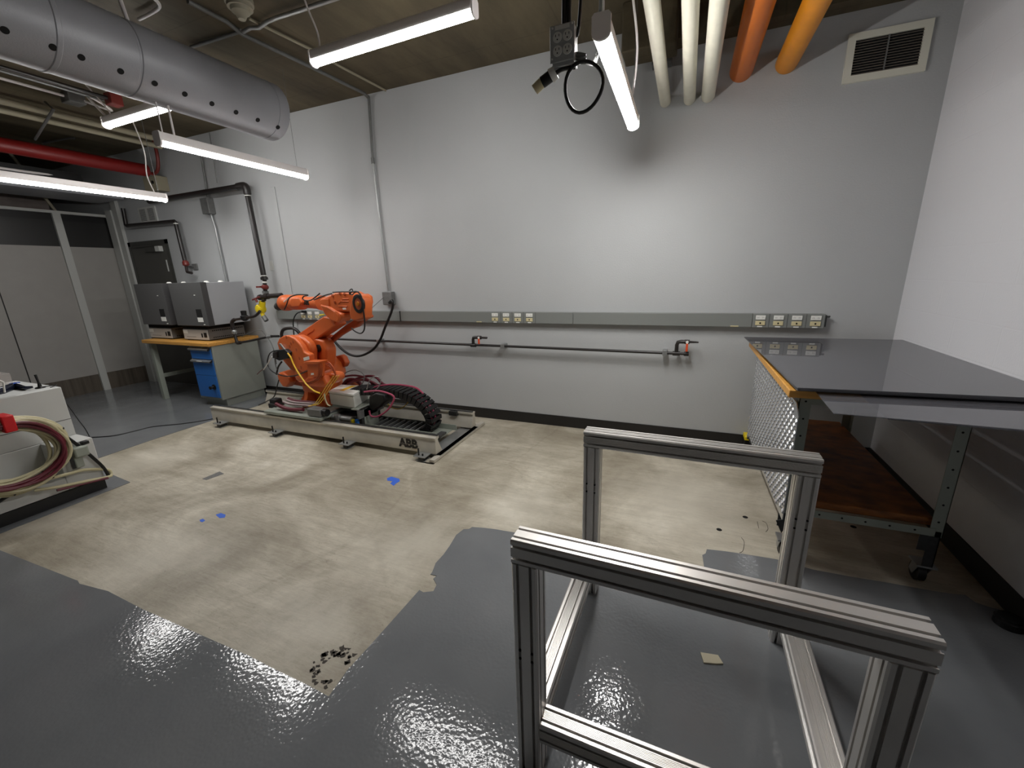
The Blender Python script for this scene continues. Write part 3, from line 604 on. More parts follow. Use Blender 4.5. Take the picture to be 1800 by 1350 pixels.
MB().tube(P, .008, 8).box((P[1][0] - .04, YB - .02, P[1][2] - .04), (P[1][0] + .05, YB - .001, P[1][2] + .04)).build('bracket', GALVD, gp)
MB().cyl(along((-6.428, 3.8, 2.355), (-6.411, 3.8, 1.848), .05), along((-6.428, 3.8, 2.355), (-6.411, 3.8, 1.848), .07), .03, 14).build('thread_tape', OUTW, gp)
P = (-4.885, 3.89, 1.728)
tag(MB().box((P[0] - .035, YB - .008, P[2] - .06), (P[0] + .035, YB, P[2] + .06)).build('wall_switch', COLUMN, bevel=.003), 'small white wall switch plate right of the tall gas pipe', 'switch')

# ------------------------------------------------------------------ raceway with outlets
RF = 3.848
L0 = (-4.88, 3.848, 1.176); R0 = [(1.004, 3.848, 1.182), (1.02, 3.848, 1.069)]
rz1, rz0 = 1.172, 1.062
rw = thing('wall_raceway', 'long grey surface raceway with groups of outlets on the back wall', 'raceway', (-1.5, RF, rz0))
seams = [L0[0], (-2.94, 3.848, 1.154)[0], (-0.966, 3.848, 1.115)[0], (0.516, 3.848, 1.133)[0], R0[0][0]]
for a_, b_ in zip(seams[:-1], seams[1:]):
    MB().box((a_ + .0015, RF, rz0), (b_ - .0015, YB, rz1)).build('cover', RACE, rw, bevel=.003)
MB().box((seams[1] - .006, RF - .002, rz0 - .002), (seams[1] + .006, RF + .01, rz1 + .002)).build('joint_clip', BLACK, rw)
MB().box((R0[0][0] - .002, RF + .012, rz0 + .012), (R0[0][0] + .012, RF + .05, rz1 - .01)).cyl((R0[0][0], RF + .01, rz1 - .02), (R0[0][0] + .03, RF + .02, rz1 - .02), .007).build('end_plate', RACED, rw)
def outlet(px, x, z1, z2, cols):
    o1 = MB().box((x - .034, RF - .006, z1 - .017), (x + .034, RF, z1 + .017)).build('outlet', OUTW, rw, bevel=.002)
    m_ = MB()
    for s_ in (-.017, .017):
        m_.box((x + s_ - .006, RF - .0068, z1 - .006), (x + s_ - .0045, RF - .0058, z1 + .006)); m_.box((x + s_ + .003, RF - .0068, z1 - .005), (x + s_ + .0045, RF - .0058, z1 + .005))
    m_.build('outlet_slots', RACED, o1)
    o2 = MB().box((x - .034, RF - .006, z2 - .017), (x + .034, RF, z2 + .017)).build('data_jack', OUTB, rw, bevel=.002)
    MB().box((x - .005, RF - .0075, z2 - .006), (x + .005, RF - .0055, z2 + .006)).build('jack_hole', BLACKH, o2)
    MB().box((x - .018, RF - .0015, rz0 + .003), (x + .018, RF, rz0 + .013)).build('label_tag', OUTW, rw)
def seam(x): MB().box((x - .0015, RF - .001, rz0), (x + .0015, RF, rz1)).build('panel_seam', RACED, rw)
for cx in [(0.572, 3.848, 1.152), (0.696, 3.848, 1.151), (0.82, 3.848, 1.15), (0.943, 3.848, 1.151)]: outlet(0, cx[0], 1.142, 1.098, 0)
for cx in [(-1.773, 3.848, 1.151), (-1.65, 3.848, 1.152), (-1.525, 3.848, 1.153), (-1.402, 3.848, 1.154)]: outlet(0, cx[0], 1.142, 1.098, 0)
for cx in [(-4.413, 3.848, 1.157), (-4.301, 3.848, 1.158), (-4.178, 3.848, 1.159)]: outlet(0, cx[0], 1.142, 1.098, 0)
for cx in [(0.633, 3.848, 1.152), (0.757, 3.848, 1.151), (0.881, 3.848, 1.15), (-1.709, 3.848, 1.151), (-1.585, 3.848, 1.152), (-1.464, 3.848, 1.153), (-1.34, 3.848, 1.154)]: seam(cx[0])
for cx in [(0.391, 3.848, 1.08), (-1.957, 3.848, 1.079)]: MB().box((cx[0] - .03, RF - .0015, rz0 + .003), (cx[0] + .03, RF, rz0 + .012)).build('label_tag', OUTB, rw)

# air line under the raceway
AY = 3.83
pts = [(-3.985, 3.83, 0.823), (0.063, 3.83, 0.841)]
zl = .825
al = thing('air_line', 'thin black air pipe running along the back wall below the raceway', 'pipe', (-1.2, AY, zl))
xs0, xs1 = pts[0][0], pts[1][0]
MB().tube([(xs0, AY, zl + .008), (xs1 - .03, AY, zl)], .013, 12).build('main_pipe', SATIN, al)
MB().cyl((xs1 - .04, AY, zl), (xs1, AY, zl), .02, 12).build('end_cap', SATIN, al)
for px_ in [(-3.264, 3.83, 0.825), (-1.689, 3.83, 0.848), (-0.132, 3.83, 0.853)]:
    MB().box((px_[0] - .02, AY - .022, zl - .022), (px_[0] + .02, YB - .001, zl + .026)).build('pipe_clamp', GALV, al, bevel=.003)
for i_, px_ in enumerate([(-2.028, 3.83, 0.842), (-0.038, 3.83, 0.847)]):
    x = px_[0]
    k = 1.0 if i_ == 0 else 1.25
    MB().cyl((x - .03, AY, zl), (x + .03, AY, zl), .02, 12).tube([(x, AY, zl), (x, AY, zl + .06 * k), (x + .008, AY - .004, zl + .08 * k), (x + .03, AY - .01, zl + .085 * k), (x + .07, AY - .01, zl + .085 * k)], .016, 12).build('riser', SATIN, al)
    MB().cyl((x + .06, AY - .01, zl + .085 * k), (x + .10, AY - .012, zl + .085 * k), .019, 12).cyl((x + .1, AY - .012, zl + .085 * k), (x + .17, AY - .016, zl + .085 * k), .011, 12, r2=.006 if i_ else .011).build('hose_nozzle', BRASSD, al)
    MB().box((x + .072, AY - .035, zl + .02 * k), (x + .09, AY - .022, zl + .075 * k)).build('lever', ORV, al, bevel=.003, label='orange valve lever')
    MB().cyl((x + .081, AY - .03, zl + .085 * k), (x + .081, AY - .01, zl + .085 * k), .012, 10).build('lever_nut', OUTW, al)
# drooping black cable
P = [(-2.971, 3.78, 1.29), (-2.991, 3.78, 1.191), (-3.11, 3.78, 1.0), (-3.203, 3.78, 0.849), (-3.326, 3.78, 0.731), (-3.506, 3.78, 0.655), (-3.662, 3.78, 0.655), (-3.8, 3.78, 0.726), (-3.906, 3.78, 0.833)]
tag(MB().tube([(-3.067, 3.84, 1.267)] + P, .014, 12, smooth=6).build('black_cable', BLACK), 'thick black cable drooping from the wall conduit box across the raceway', 'cable')
cond('thin grey wire slanting from the conduit box down behind the robot', [(-3.116, 3.845, 1.342)] + [(-3.228, 3.75, 1.224), (-3.365, 3.75, 1.122), (-3.506, 3.75, 1.016)], .003, GALVD, 'wire', 'thin_wire')
# small arched pipe behind the robot
P = [(-4.729, 3.75, 0.804), (-4.732, 3.75, 0.878), (-4.675, 3.75, 0.944), (-4.513, 3.75, 0.962), (-4.434, 3.75, 0.921), (-4.407, 3.75, 0.872), (-4.393, 3.75, 0.801)]
tag(MB().tube(P, .02, 12, smooth=4).build('arched_pipe', BRASSD), 'short arched dark pipe standing on the wall behind the robot gear housing', 'pipe')
P = [(-4.37, 3.8, 1.162), (-4.462, 3.8, 1.141), (-4.538, 3.8, 1.062), (-4.568, 3.8, 0.933), (-4.581, 3.8, 0.787)]
tag(MB().tube(P, .007, 8, smooth=6).box((P[0][0] - .03, 3.815, P[0][2] - .014), (P[0][0] + .02, 3.845, P[0][2] + .012)).build('wall_cable', BLACK), 'black power cord plugged into the left raceway outlet behind the robot', 'cable')
P = [(-4.044, 3.82, 1.128), (-4.11, 3.82, 1.121)]
tag(MB().tube(P, .009, 8).build('yellow_plug', YEL), 'yellow plug in the data jack just left of the robot elbow', 'plug')

# ------------------------------------------------------------------ left bench, cabinet, ovens
bt = thing('workbench', 'wood topped workbench with grey legs carrying two ovens', 'workbench', (-5.98, 3.5, 0))
MB().box((-6.67, 3.19, .79), (-5.31, 3.86, .835)).build('bench_top', WOOD, bt, bevel=.006)
MB().box((-6.63, 3.24, 0), (-6.57, 3.30, .79)).build('leg', LEGM, bt, bevel=.003)
MB().box((-6.63, 3.74, 0), (-6.57, 3.80, .79)).build('leg', LEGM, bt, bevel=.003)
MB().box((-6.62, 3.30, .30), (-6.59, 3.74, .35)).build('side_rail', LEGM, bt, bevel=.002)
MB().box((-6.6, 3.72, .25), (-5.8, 3.75, .31)).build('back_stretcher', LEGM, bt, bevel=.002)
cb = thing('drawer_cabinet', 'grey pedestal cabinet with blue drawer fronts under the bench', 'cabinet', (-5.54, 3.5, 0))
MB().box((-5.76, 3.235, .10), (-5.325, 3.84, .79)).build('body', CABG, cb, bevel=.004)
MB().box((-5.74, 3.29, 0), (-5.345, 3.82, .10)).build('plinth', CABG, cb)
def front(z0, z1, grip):
    d = MB().box((-5.735, 3.222, z0), (-5.35, 3.236, z1)).build('drawer', BLUE, cb, bevel=.002)
    MB().prism([(-5.735, 3.222, z1 + .002), (-5.735, 3.192, z1 - .012), (-5.735, 3.196, z1 - .03), (-5.735, 3.222, z1 - .02)], (.385, 0, 0)).build('handle_strip', GALV, d)
    MB().prism([(-5.352, 3.222, z1 + .002), (-5.352, 3.19, z1 - .012), (-5.352, 3.194, z1 - .032), (-5.352, 3.222, z1 - .02)], (.008, 0, 0)).build('strip_end', BLACK, d)
    return d
front(.625, .765, 1)
d2 = front(.415, .615, 1)
MB().box((-5.60, 3.19, .598), (-5.5, 3.194, .607)).build('name_card', OUTW, d2)
dd = MB().box((-5.735, 3.222, .13), (-5.35, 3.236, .41)).build('door', BLUE, cb, bevel=.002)
MB().lathe((-5.42, 3.222, .27), (0, -1, 0), [(0, .035), (.008, .035), (.01, .016), (.035, .013), (.045, .022), (.055, .022), (.06, .005)], 20).build('knob', BLACK, dd)

def oven(x0, x1, label):
    t = thing('box_oven', label, 'oven', ((x0 + x1) / 2, 3.5, .835))
    yf, yb = 3.345, 3.80; w = x1 - x0
    cx0, cx1 = x0 - .01, x1 - .13
    MB().box((cx0, 3.33, .848), (cx1, yb, .985)).build('control_base', OVENC, t, bevel=.004)
    pn = MB().box((cx0 + .005, 3.322, .85), (cx1 - .004, 3.33, .975)).build('control_panel', OVENF, t, bevel=.002)
    cw_ = cx1 - cx0; Y0, Y1 = 3.319, 3.3225
    MB().box((cx0 + .012, Y0, .925), (cx0 + .10, Y1, .970)).build('sticker', OUTW, pn)
    MB().box((cx0 + cw_ * .74, Y0, .88), (cx0 + cw_ * .79, Y1, .93)).build('switch', BLACK, pn)
    MB().box((cx0 + cw_ * .84, Y0, .88), (cx0 + cw_ * .95, Y1, .94)).build('power_inlet', BLACK, pn)
    m_ = MB()
    for k in range(16): m_.box((cx0 + .06 + k * .012, 3.3212, .879), (cx0 + .067 + k * .012, 3.3222, .887))
    m_.build('fine_print', OVENC, pn)
    MB().box((cx0 + .02, 3.35, .8355), (cx1 - .02, yb - .02, .849)).build('feet', BLACK, t)
    MB().box((cx0 - .005, 3.335, .985), (cx1 + .015, yb, 1.034)).build('vent_gap', BLACKH, t)
    MB().box((x0, yf, 1.034), (x1, yb + .02, 1.548)).build('oven_body', OVENL, t, bevel=.004)
    d = MB().box((x0 - .008, 3.278, 1.03), (x1 + .004, yf, 1.553)).build('oven_door', OVEND, t, bevel=.004)
    MB().box((x1 + .004, 3.277, 1.031), (x1 + .0055, yf + .001, 1.552)).build('door_edge', OVENE, d)
    a0, a1 = x0 + w * .70, x0 + w * .86
    MB().box((a0, 3.274, 1.14), (a1, 3.278, 1.235)).build('display', BLACKH, d)
    MB().box((a0, 3.274, 1.08), (a1, 3.278, 1.134)).build('keypad', OUTW, d, label='pale keypad sticker')
    MB().box((a0 + .09, 3.2755, 1.045), (a1 + .02, 3.278, 1.054)).build('name_plate', OUTW, d)
    MB().box((x0 + w * .74, 3.2755, 1.40), (x0 + w * .78, 3.278, 1.408)).build('badge', OUTW, d)
    for fx, fy in ((.9, .05), (.9, .22)):
        MB().lathe((x0 + w * fx, yf + fy, 1.548), (0, 0, 1), [(0, .03), (.006, .03), (.012, .022), (.02, .022)], 16).build('top_cap', OUTW, t)
    m_ = MB()
    for k in range(17):
        for zz in (.865, .95): m_.box((cx1 - .0005, 3.38 + k * .024, zz), (cx1 + .0008, 3.394 + k * .024, zz + .014))
    m_.build('side_slots', BLACKH, t)
oven(-6.69, -6.09, 'grey benchtop oven on the left, its side half hidden by the other oven')
oven(-5.96, -5.35, 'grey benchtop oven on the right with its whole pale side visible')
P = [(-5.42, 3.7, .842)] + [(-5.203, 3.8, 0.918), (-5.1, 3.8, 0.86), (-5.021, 3.8, 0.757), (-4.988, 3.8, 0.636), (-4.988, 3.8, 0.467)]
tag(MB().tube(P, .006, 8, smooth=6).build('oven_cord', GALVD), 'thin grey cord trailing off the right end of the wooden bench', 'cable')

# ------------------------------------------------------------------ machine cabinet at the far left
mx0, mx1, mx2 = -5.08, -4.365, -4.138
my0, my1 = -2.2, 1.508
mc = thing('machine_cabinet', 'pale grey controller cabinet on a black skirt at the left edge', 'machine', (-4.6, .6, 0))
MB().box((mx0, my0, .425), (mx1, my1, .812)).build('upper_body', MACH, mc, bevel=.005)
MB().box((mx0, my0, .09), (mx1, my1, .425)).build('lower_body', MACH, mc, bevel=.005)
MB().box((mx1, 1.30, .09), (mx2, my1, .427)).box((mx1, my0, .09), (mx2, 1.30, .19)).build('side_housing', MACH, mc, bevel=.005)
MB().box((mx0 + .02, my0, 0), (mx2 + .004, my1 - .004, .088)).build('skirt', BLACK, mc)
MB().box((mx1 + .0002, my0, .555), (mx1 + .001, my1, .560)).box((mx1 + .0002, 1.12, .56), (mx1 + .001, 1.124, .81)).build('panel_seam', MACHS, mc)
q = (-4.401, 1.369, 0.812)
MB().box((mx1 - .16, .2, .8118), (mx1 - .001, 1.27, .8135)).build('top_tray', MACH, mc)
# glossy dark tool on top
P = [(-4.531, 1.091, 0.83), (-4.559, 1.258, 0.83), (-4.665, 1.373, 0.83), (-4.503, 1.37, 0.83), (-4.493, 1.405, 0.83)]
tl = thing('dark_scanner', 'dark glossy blue tool lying on top of the left machine', 'tool', P[1])
MB().tube([P[0], P[1], P[2], P[3], P[4]], .02, 14, rr=[.035, .032, .03, .014, .008], smooth=0).build('tool_body', DSMOKE, tl)
MB().lathe(P[2], (0, 0, 1), [(.024, .03), (.028, .026), (.03, .01)], 16).build('blue_highlight', HILITEB, tl)  # blue highlight of the tool, painted on as a small disc
P = (-4.49, 1.44, 0.812)
an = thing('antenna', 'small black antenna on a round foot on top of the left machine', 'antenna', P)
MB().lathe(P, (0, 0, 1), [(0, .03), (.008, .028), (.012, .012), (.04, .008)], 18).build('foot', BLACK, an)
MB().cyl((P[0], P[1], .84), (P[0] - .012, P[1], .915), .006, 10, r2=.008).build('whip', BLACK, an)
MB().tube([(P[0], P[1], .818), (P[0] + .03, P[1] + .08, .816), (mx1 - .05, my1 - .04, .816)], .003, 6, smooth=4).build('lead', BLACK, an)
q = (-4.948, 1.413, 0.812)
cbx = thing('clear_box', 'clear plastic box at the left edge on top of the machine', 'box', q)
MB().box((q[0] - .22, q[1] - .3, .814), (q[0] + .02, q[1] + .03, .90)).build('box_shell', CLEARP, cbx, bevel=.003)
tag(MB().tube([(-4.35, 1.177, 0.983), (-4.35, 1.23, 0.921), (-4.35, 1.219, 0.85)], .006, 8).build('white_tube', OUTW), 'thin white tube lying against the clear box at the left edge', 'tube')
# bundle of cream and dark red cables hung on the machine side
cy, cz = 1.075, .475; ry, rz_ = .265, .24; xo = mx2 + .02
cl = thing('cable_coil', 'coil of cream and dark red cables hung on the left machine', 'cable coil', (xo, cy, cz - rz_))
def coil(ryk, rzk, dxk, m, r=.010, ph=0, nm='cable'):
    pts = [(xo + dxk + .006 * math.sin(3 * a + ph), cy + .01 * math.sin(2 * a + ph) + (ry * ryk) * math.cos(a), cz + .008 * math.cos(2 * a + ph) + (rz_ * rzk) * math.sin(a)) for a in [2 * math.pi * k / 40 for k in range(40)]]
    MB().tube(pts, r, 8, close=True).build(nm, m, cl)
for i_, (a_, b_, d_) in enumerate(((1.06, 1.05, .0), (1.02, .99, .022), (.98, 1.03, .045), (.95, .96, .01), (.9, .92, .032), (1.0, 1.0, .062), (.86, .80, .02), (.78, .72, .04), (.74, .76, .01), (.96, 1.0, .075), (1.04, 1.08, .035), (.81, .75, .06), (1.01, .95, .08))):
    coil(a_, b_, d_, CREAMC, .0115, i_ * 1.3)
for i_, (a_, b_, d_) in enumerate(((.9, .86, .07), (.84, .88, .09), (.88, .82, .085), (.92, .9, .095))):
    coil(a_, b_, d_, REDC, .011, 1 + i_, 'red_hose')
yy = (-4.1, 1.105, 0.727)
MB().box((xo - .016, yy[1] - .04, cz + rz_ * .70), (xo + .115, yy[1] + .02, cz + rz_ * 1.17)).build('red_strap', REDT, cl, bevel=.008)
for a_ in (.35, -1.05, -1.75):
    c = Vector((xo + .03, cy + ry * .97 * math.cos(a_), cz + rz_ * .97 * math.sin(a_)))
    t_ = Vector((0, -math.sin(a_), math.cos(a_)))
    MB().lathe(c - t_ * .004, t_, [(0, .045), (.008, .045)], 14).build('cable_tie', BLACK, cl)
P = [(-4.1, 1.122, 0.187), (-4.1, 1.232, 0.16), (-4.1, 1.384, 0.129), (-4.1, 1.514, 0.097), (-4.1, 1.541, 0.104), (-4.1, 1.526, 0.15), (-4.1, 1.402, 0.21), (-4.1, 1.309, 0.227), (-4.1, 1.192, 0.24)]
MB().tube([(p[0] + .02 * math.sin(k), p[1], p[2]) for k, p in enumerate(P)], .011, 8, smooth=5).build('cable', CREAMC, cl)
P = [(-4.08, 1.22, 0.139), (-4.08, 1.341, 0.121), (-4.08, 1.505, 0.095)]
MB().tube(P, .009, 8, smooth=4).build('red_hose', REDC, cl)
P = [(-4.11, 1.36, 0.497), (-4.11, 1.416, 0.393), (-4.11, 1.471, 0.271), (-4.11, 1.508, 0.177), (-4.11, 1.524, 0.09)]
MB().tube(P, .011, 8, smooth=5).build('black_cable', BLACK, cl)
P = [(-4.12, 0.954, 0.182), (-4.12, 1.002, 0.201), (-4.12, 1.052, 0.212)]
MB().tube(P, .012, 8, smooth=4).build('black_cable', BLACK, cl)
P = [(-4.1, 1.408, 0.351), (-4.1, 1.439, 0.399), (-4.1, 1.369, 0.291)]
cn = thing('cable_connector', 'grey square cable connector on the side of the left machine', 'connector', (mx2, P[0][1], P[0][2] - .08))
y_, z_ = P[0][1], P[0][2]
MB().box((mx2, y_ - .045, z_ - .03), (mx2 + .07, y_ + .04, z_ + .05)).build('plug_shell', LEGM, cn, bevel=.012)
MB().box((mx2, y_ - .05, z_ - .11), (mx2 + .05, y_ + .0, z_ - .02)).build('socket_base', LEGM, cn, bevel=.008)
MB().box((mx2 + .01, y_ + .02, z_ + .05), (mx2 + .05, y_ + .06, z_ + .075)).build('locking_lever', BLACK, cn, bevel=.004)
MB().box((mx2 + .052, y_ - .075, z_ - .10), (mx2 + .06, y_ - .055, z_ + .02)).build('black_clip', BLACK, cn)
# floor cords
P = [(-7.944, 2.726, 0.006), (-7.445, 2.588, 0.006), (-6.62, 2.343, 0.006), (-6.11, 2.194, 0.006), (-5.709, 2.064, 0.006)]
tag(MB().tube([(mx1 + .0, 1.5, .5), (-4.9, 1.9, .3)] [:0] + P, .004, 8, smooth=5).build('floor_cable', BLACK), 'thin black cord curling on the grey floor behind the left machine', 'cable')
P = [(-5.709, 2.064, 0.006), (-5.512, 2.177, 0.006), (-5.452, 2.351, 0.006), (-5.41, 2.491, 0.006), (-5.188, 2.656, 0.006), (-5.029, 2.844, 0.006), (-4.967, 3.029, 0.006)]
tag(MB().tube(P, .006, 8, smooth=5).build('floor_cable', BLACK), 'black cord lying on the grey floor from the left machine to the robot track', 'cable')

# ------------------------------------------------------------------ robot track
tk = thing('robot_track', 'long aluminium floor track with two rails carrying the orange robot', 'track', (-3.4, 3.2, 0))
tx0, tx1 = -4.865, -1.905
def rail(y, sg, nm):     # sg=+1: outer face toward the camera
    pr = [(0, .045), (0, .150), (.004, .156), (.004, .176), (-.004, .182), (-.004, .194), (.03, .194), (.03, .2), (.062, .2), (.062, .178), (.04, .17), (.095, .055), (.095, .045)]
    return MB().prism([(tx0, y + sg * a_, b_) for a_, b_ in pr], (tx1 - tx0, 0, 0)).build('rail', ALUB, tk, bevel=.0015)
r1 = rail(2.80, 1, 'near')
r2 = rail(3.55, -1, 'far')
for yy_ in (2.836, 3.49): MB().box((tx0, yy_, .2), (tx1, yy_ + .024, .208)).build('guide_bar', DARKST, tk)
for x in (-4.66, -3.80, -2.86, -2.02):
    for y, sg in ((2.755, 1), (3.60, -1)):
        ft = MB().box((x - .06, y - .05, .040), (x + .06, y + .055, .048)).box((x - .045, y - .045, .0), (x + .045, y + .045, .006)).build('foot_plate', GALV, tk, bevel=.001)
        MB().cyl((x - .02, y - .02, .003), (x - .02, y - .02, .11), .007, 10).cyl((x + .02, y - .02, .003), (x + .02, y - .02, .065), .007, 10).build('levelling_bolt', BLACK, ft)
        MB().box((x - .01, y - .04, .006), (x + .03, y + .04, .04)).build('foot_block', DARKST, ft)
MB().prism([(tx1 - .14, 2.82, .022), (tx1 - .14, 3.55, .022), (tx1 - .14, 3.55, .03), (tx1 - .14, 2.82, .03)], (.17, 0, 0)).box((tx1 - .14, 2.70, .0), (tx1 + .03, 2.72, .0)) .build('end_crossbeam', GALV, tk)
MB().box((tx1 - .02, 2.72, .004), (tx1 + .03, 3.70, .03)).build('floor_angle', ALUB, tk, bevel=.002)
for x in (-4.4, -3.4, -2.75): MB().box((x - .06, 2.86, .03), (x + .06, 3.46, .045)).build('cross_member', LEGM, tk)
# cable trough between the rails
MB().box((-3.3, 3.00, .075), (-2.03, 3.008, .15)).box((-3.3, 3.0, .07), (-2.03, 3.3, .077)).box((-3.3, 3.29, .075), (-1.98, 3.298, .13)).build('cable_trough', LEGM, tk, bevel=.001)
m_ = MB()
for k in range(11):
    x = -3.0 + k * .07
    m_.box((x, 3.02, .10), (x + .012, 3.28, .125))
m_.build('trough_rungs', GALVD, tk)
MB().box((-3.0, 3.015, .078), (-2.2, 3.285, .10)).build('trough_floor', BLACKH, tk)
MB().box((tx1 - .05, 2.86, .17), (tx1 + .005, 2.98, .188)).box((tx1 - .03, 2.88, .15), (tx1 - .005, 2.91, .17)).build('end_stop', DARKST, tk)
MB().box((-2.16, 3.46, .155), (-2.07, 3.5, .20)).build('end_stop', DARKST, tk)
# logo on the near rail
lg = (-2.189, 2.799, 0.116)
Mx = Matrix.Translation((lg[0], 2.7985, .108)) @ Matrix.Rotation(math.pi / 2, 4, 'X')
lo = text_mesh('rail_logo', 'ABB', .108, BLACK, Mx, tk, bold=.0055, depth=.0008)
MB().box((lg[0] - .1, 2.7970, .1035), (lg[0] + .1, 2.7985, .1055)).build('logo_gap', ALUB, lo)

# carriage
cg = thing('robot_carriage', 'grey steel carriage plate riding on the track under the robot', 'carriage', (-3.75, 3.2, .21))
MB().box((-3.98, 2.79, .21), (-3.20, 3.60, .24)).build('carriage_plate', LEGM, cg, bevel=.004)
MB().box((-3.225, 2.84, .24), (-3.20, 3.1, .262)).build('end_lip', GALV, cg, bevel=.003)
MB().box((-4.05, 2.92, .24), (-3.96, 3.01, .32)).build('rubber_buffer', BLACK, cg, bevel=.01)
MB().box((-4.06, 2.91, .225), (-3.95, 3.02, .275)).build('buffer_base', DARKST, cg, bevel=.004)
mo = (-3.231, 2.83, 0.303)
c_ = Vector(mo)
MB().box((c_.x - .14, 2.80, .245), (c_.x + .03, 2.90, .32)).build('connector_block', GALVD, cg, bevel=.008)
MB().cyl((c_.x + .03, 2.85, .282), (c_.x + .075, 2.85, .282), .036, 20).build('connector_end', BLACK, cg)
P = [(-3.87, 2.86, 0.304), (-3.754, 2.86, 0.271), (-3.635, 2.86, 0.265), (-3.489, 2.86, 0.279)]
MB().tube(P, .019, 10, smooth=5).build('red_hose', REDC, cg)
P = [(-3.808, 2.86, 0.322), (-3.722, 2.86, 0.305), (-3.585, 2.86, 0.306), (-3.366, 2.86, 0.315)]
MB().tube([(p[0], p[1] + .04, p[2]) for p in P], .012, 10, smooth=5).build('braided_hose', BRAID, cg)
MB().tube([(p[0], p[1] + .08, p[2] + .01) for p in P], .012, 10, smooth=5).build('braided_hose', BRAID, cg)
MB().tube([(p[0] - .02, p[1] + .12, p[2] + .01) for p in P], .015, 10, smooth=5).build('red_hose', REDC, cg)
# machinery under the white box
dr_ = thing('drive_unit', 'dark motor and gearing beside the carriage under the white enclosure', 'motor', (-3.0, 3.1, .12))
MB().box((-3.2, 2.98, .14), (-2.85, 3.25, .22)).build('gear_case', DARKST, dr_, bevel=.01)
MB().cyl((-3.2, 2.95, .20), (-2.95, 2.95, .20), .03).cyl((-3.12, 2.93, .16), (-3.12, 2.93, .24), .03).build('shaft', GALV, dr_)
MB().box((-2.88, 3.0, .10), (-2.84, 3.2, .30)).build('bracket_plate', LEGM, dr_, bevel=.003)
MB().box((-2.98, 2.93, .15), (-2.93, 2.96, .2)).build('yellow_tag', YEL, dr_)
MB().box((-2.90, 2.93, .13), (-2.875, 2.96, .21)).build('blue_tag', BLUE, dr_)
bk = [(-2.802, 3.05, 0.421), (-2.712, 3.05, 0.463), (-2.618, 3.05, 0.454), (-2.607, 3.05, 0.386), (-2.677, 3.05, 0.322), (-2.775, 3.05, 0.271), (-2.821, 3.05, 0.296)]
MB().prism(bk, (0, .14, 0)).build('motor_housing', BLACK, dr_, bevel=.015)

# white enclosure with lid
eb = thing('control_enclosure', 'white control box with a yellow sticker on its lid in front of the robot', 'enclosure', (-3.09, 3.12, .31))
F = [(-3.259, 3.0, 0.45), (-2.92, 2.975, 0.45), (-3.012, 3.272, 0.45), (-3.319, 3.232, 0.45)]
def e3(i, z): return (F[i][0], F[i][1], z)
MB().hexa([e3(0, .315), e3(1, .315), e3(2, .315), e3(3, .315), e3(0, .43), e3(1, .43), e3(2, .43), e3(3, .43)]).build('box_body', BOXG, eb, bevel=.005)
ctr = sum((Vector(e3(i, 0)) for i in range(4)), Vector()) / 4
G = [Vector(e3(i, 0)) + (Vector(e3(i, 0)) - ctr) * .03 for i in range(4)]
ld = MB().hexa([(g.x, g.y, .434) for g in G] + [(g.x, g.y, .456) for g in G]).build('lid', OUTW, eb, bevel=.004)
MB().prism([along((G[3].x, G[3].y, .457), (G[2].x, G[2].y, .457), t) + (along((G[0].x, G[0].y, .457), (G[1].x, G[1].y, .457), s_) - along((G[3].x, G[3].y, .457), (G[2].x, G[2].y, .457), s_)) * f_ for t, s_, f_ in ((.45, .45, .1), (.62, .62, .1), (.5, .5, .8), (.33, .33, .8))], (0, 0, .0008)).build('sticker', YELC, ld, label='yellow sticker')
MB().box((-3.24, 3.0, .29), (-2.9, 3.26, .313)).box((-2.95, 2.95, .30), (-2.84, 3.3, .312)).build('mounting_plate', LEGM, eb, bevel=.002)
MB().box((-2.86, 2.93, .22), (-2.84, 3.29, .312)).build('mounting_bracket', GALVD, eb)
MB().box((-3.2, 3.1, .222), (-3.1, 3.2, .3)).build('support_post', GALVD, eb)

# cable chain
YC = 3.16
P = [(-3.077, 3.3, 0.425), (-2.887, 3.3, 0.446), (-2.705, 3.3, 0.454), (-2.551, 3.3, 0.454), (-2.416, 3.3, 0.435), (-2.313, 3.3, 0.396), (-2.226, 3.3, 0.333), (-2.174, 3.3, 0.256), (-2.168, 3.3, 0.179), (-2.206, 3.3, 0.121), (-2.283, 3.3, 0.081)]
path = catmull([Vector(p) for p in P] , 12)
ch = thing('cable_chain', 'black cable chain curving over at the right end of the track', 'cable chain', (-2.3, 3.2, .08))
L = [0]
for a_, b_ in zip(path[:-1], path[1:]): L.append(L[-1] + (b_ - a_).length)
def at_len(s_):
    for i_ in range(len(L) - 1):
        if L[i_ + 1] >= s_:
            f_ = (s_ - L[i_]) / max(1e-6, L[i_ + 1] - L[i_]); p_ = path[i_] + (path[i_ + 1] - path[i_]) * f_
            return p_, (path[i_ + 1] - path[i_]).normalized()
    return path[-1], (path[-1] - path[-2]).normalized()
s_ = .02; step = .05
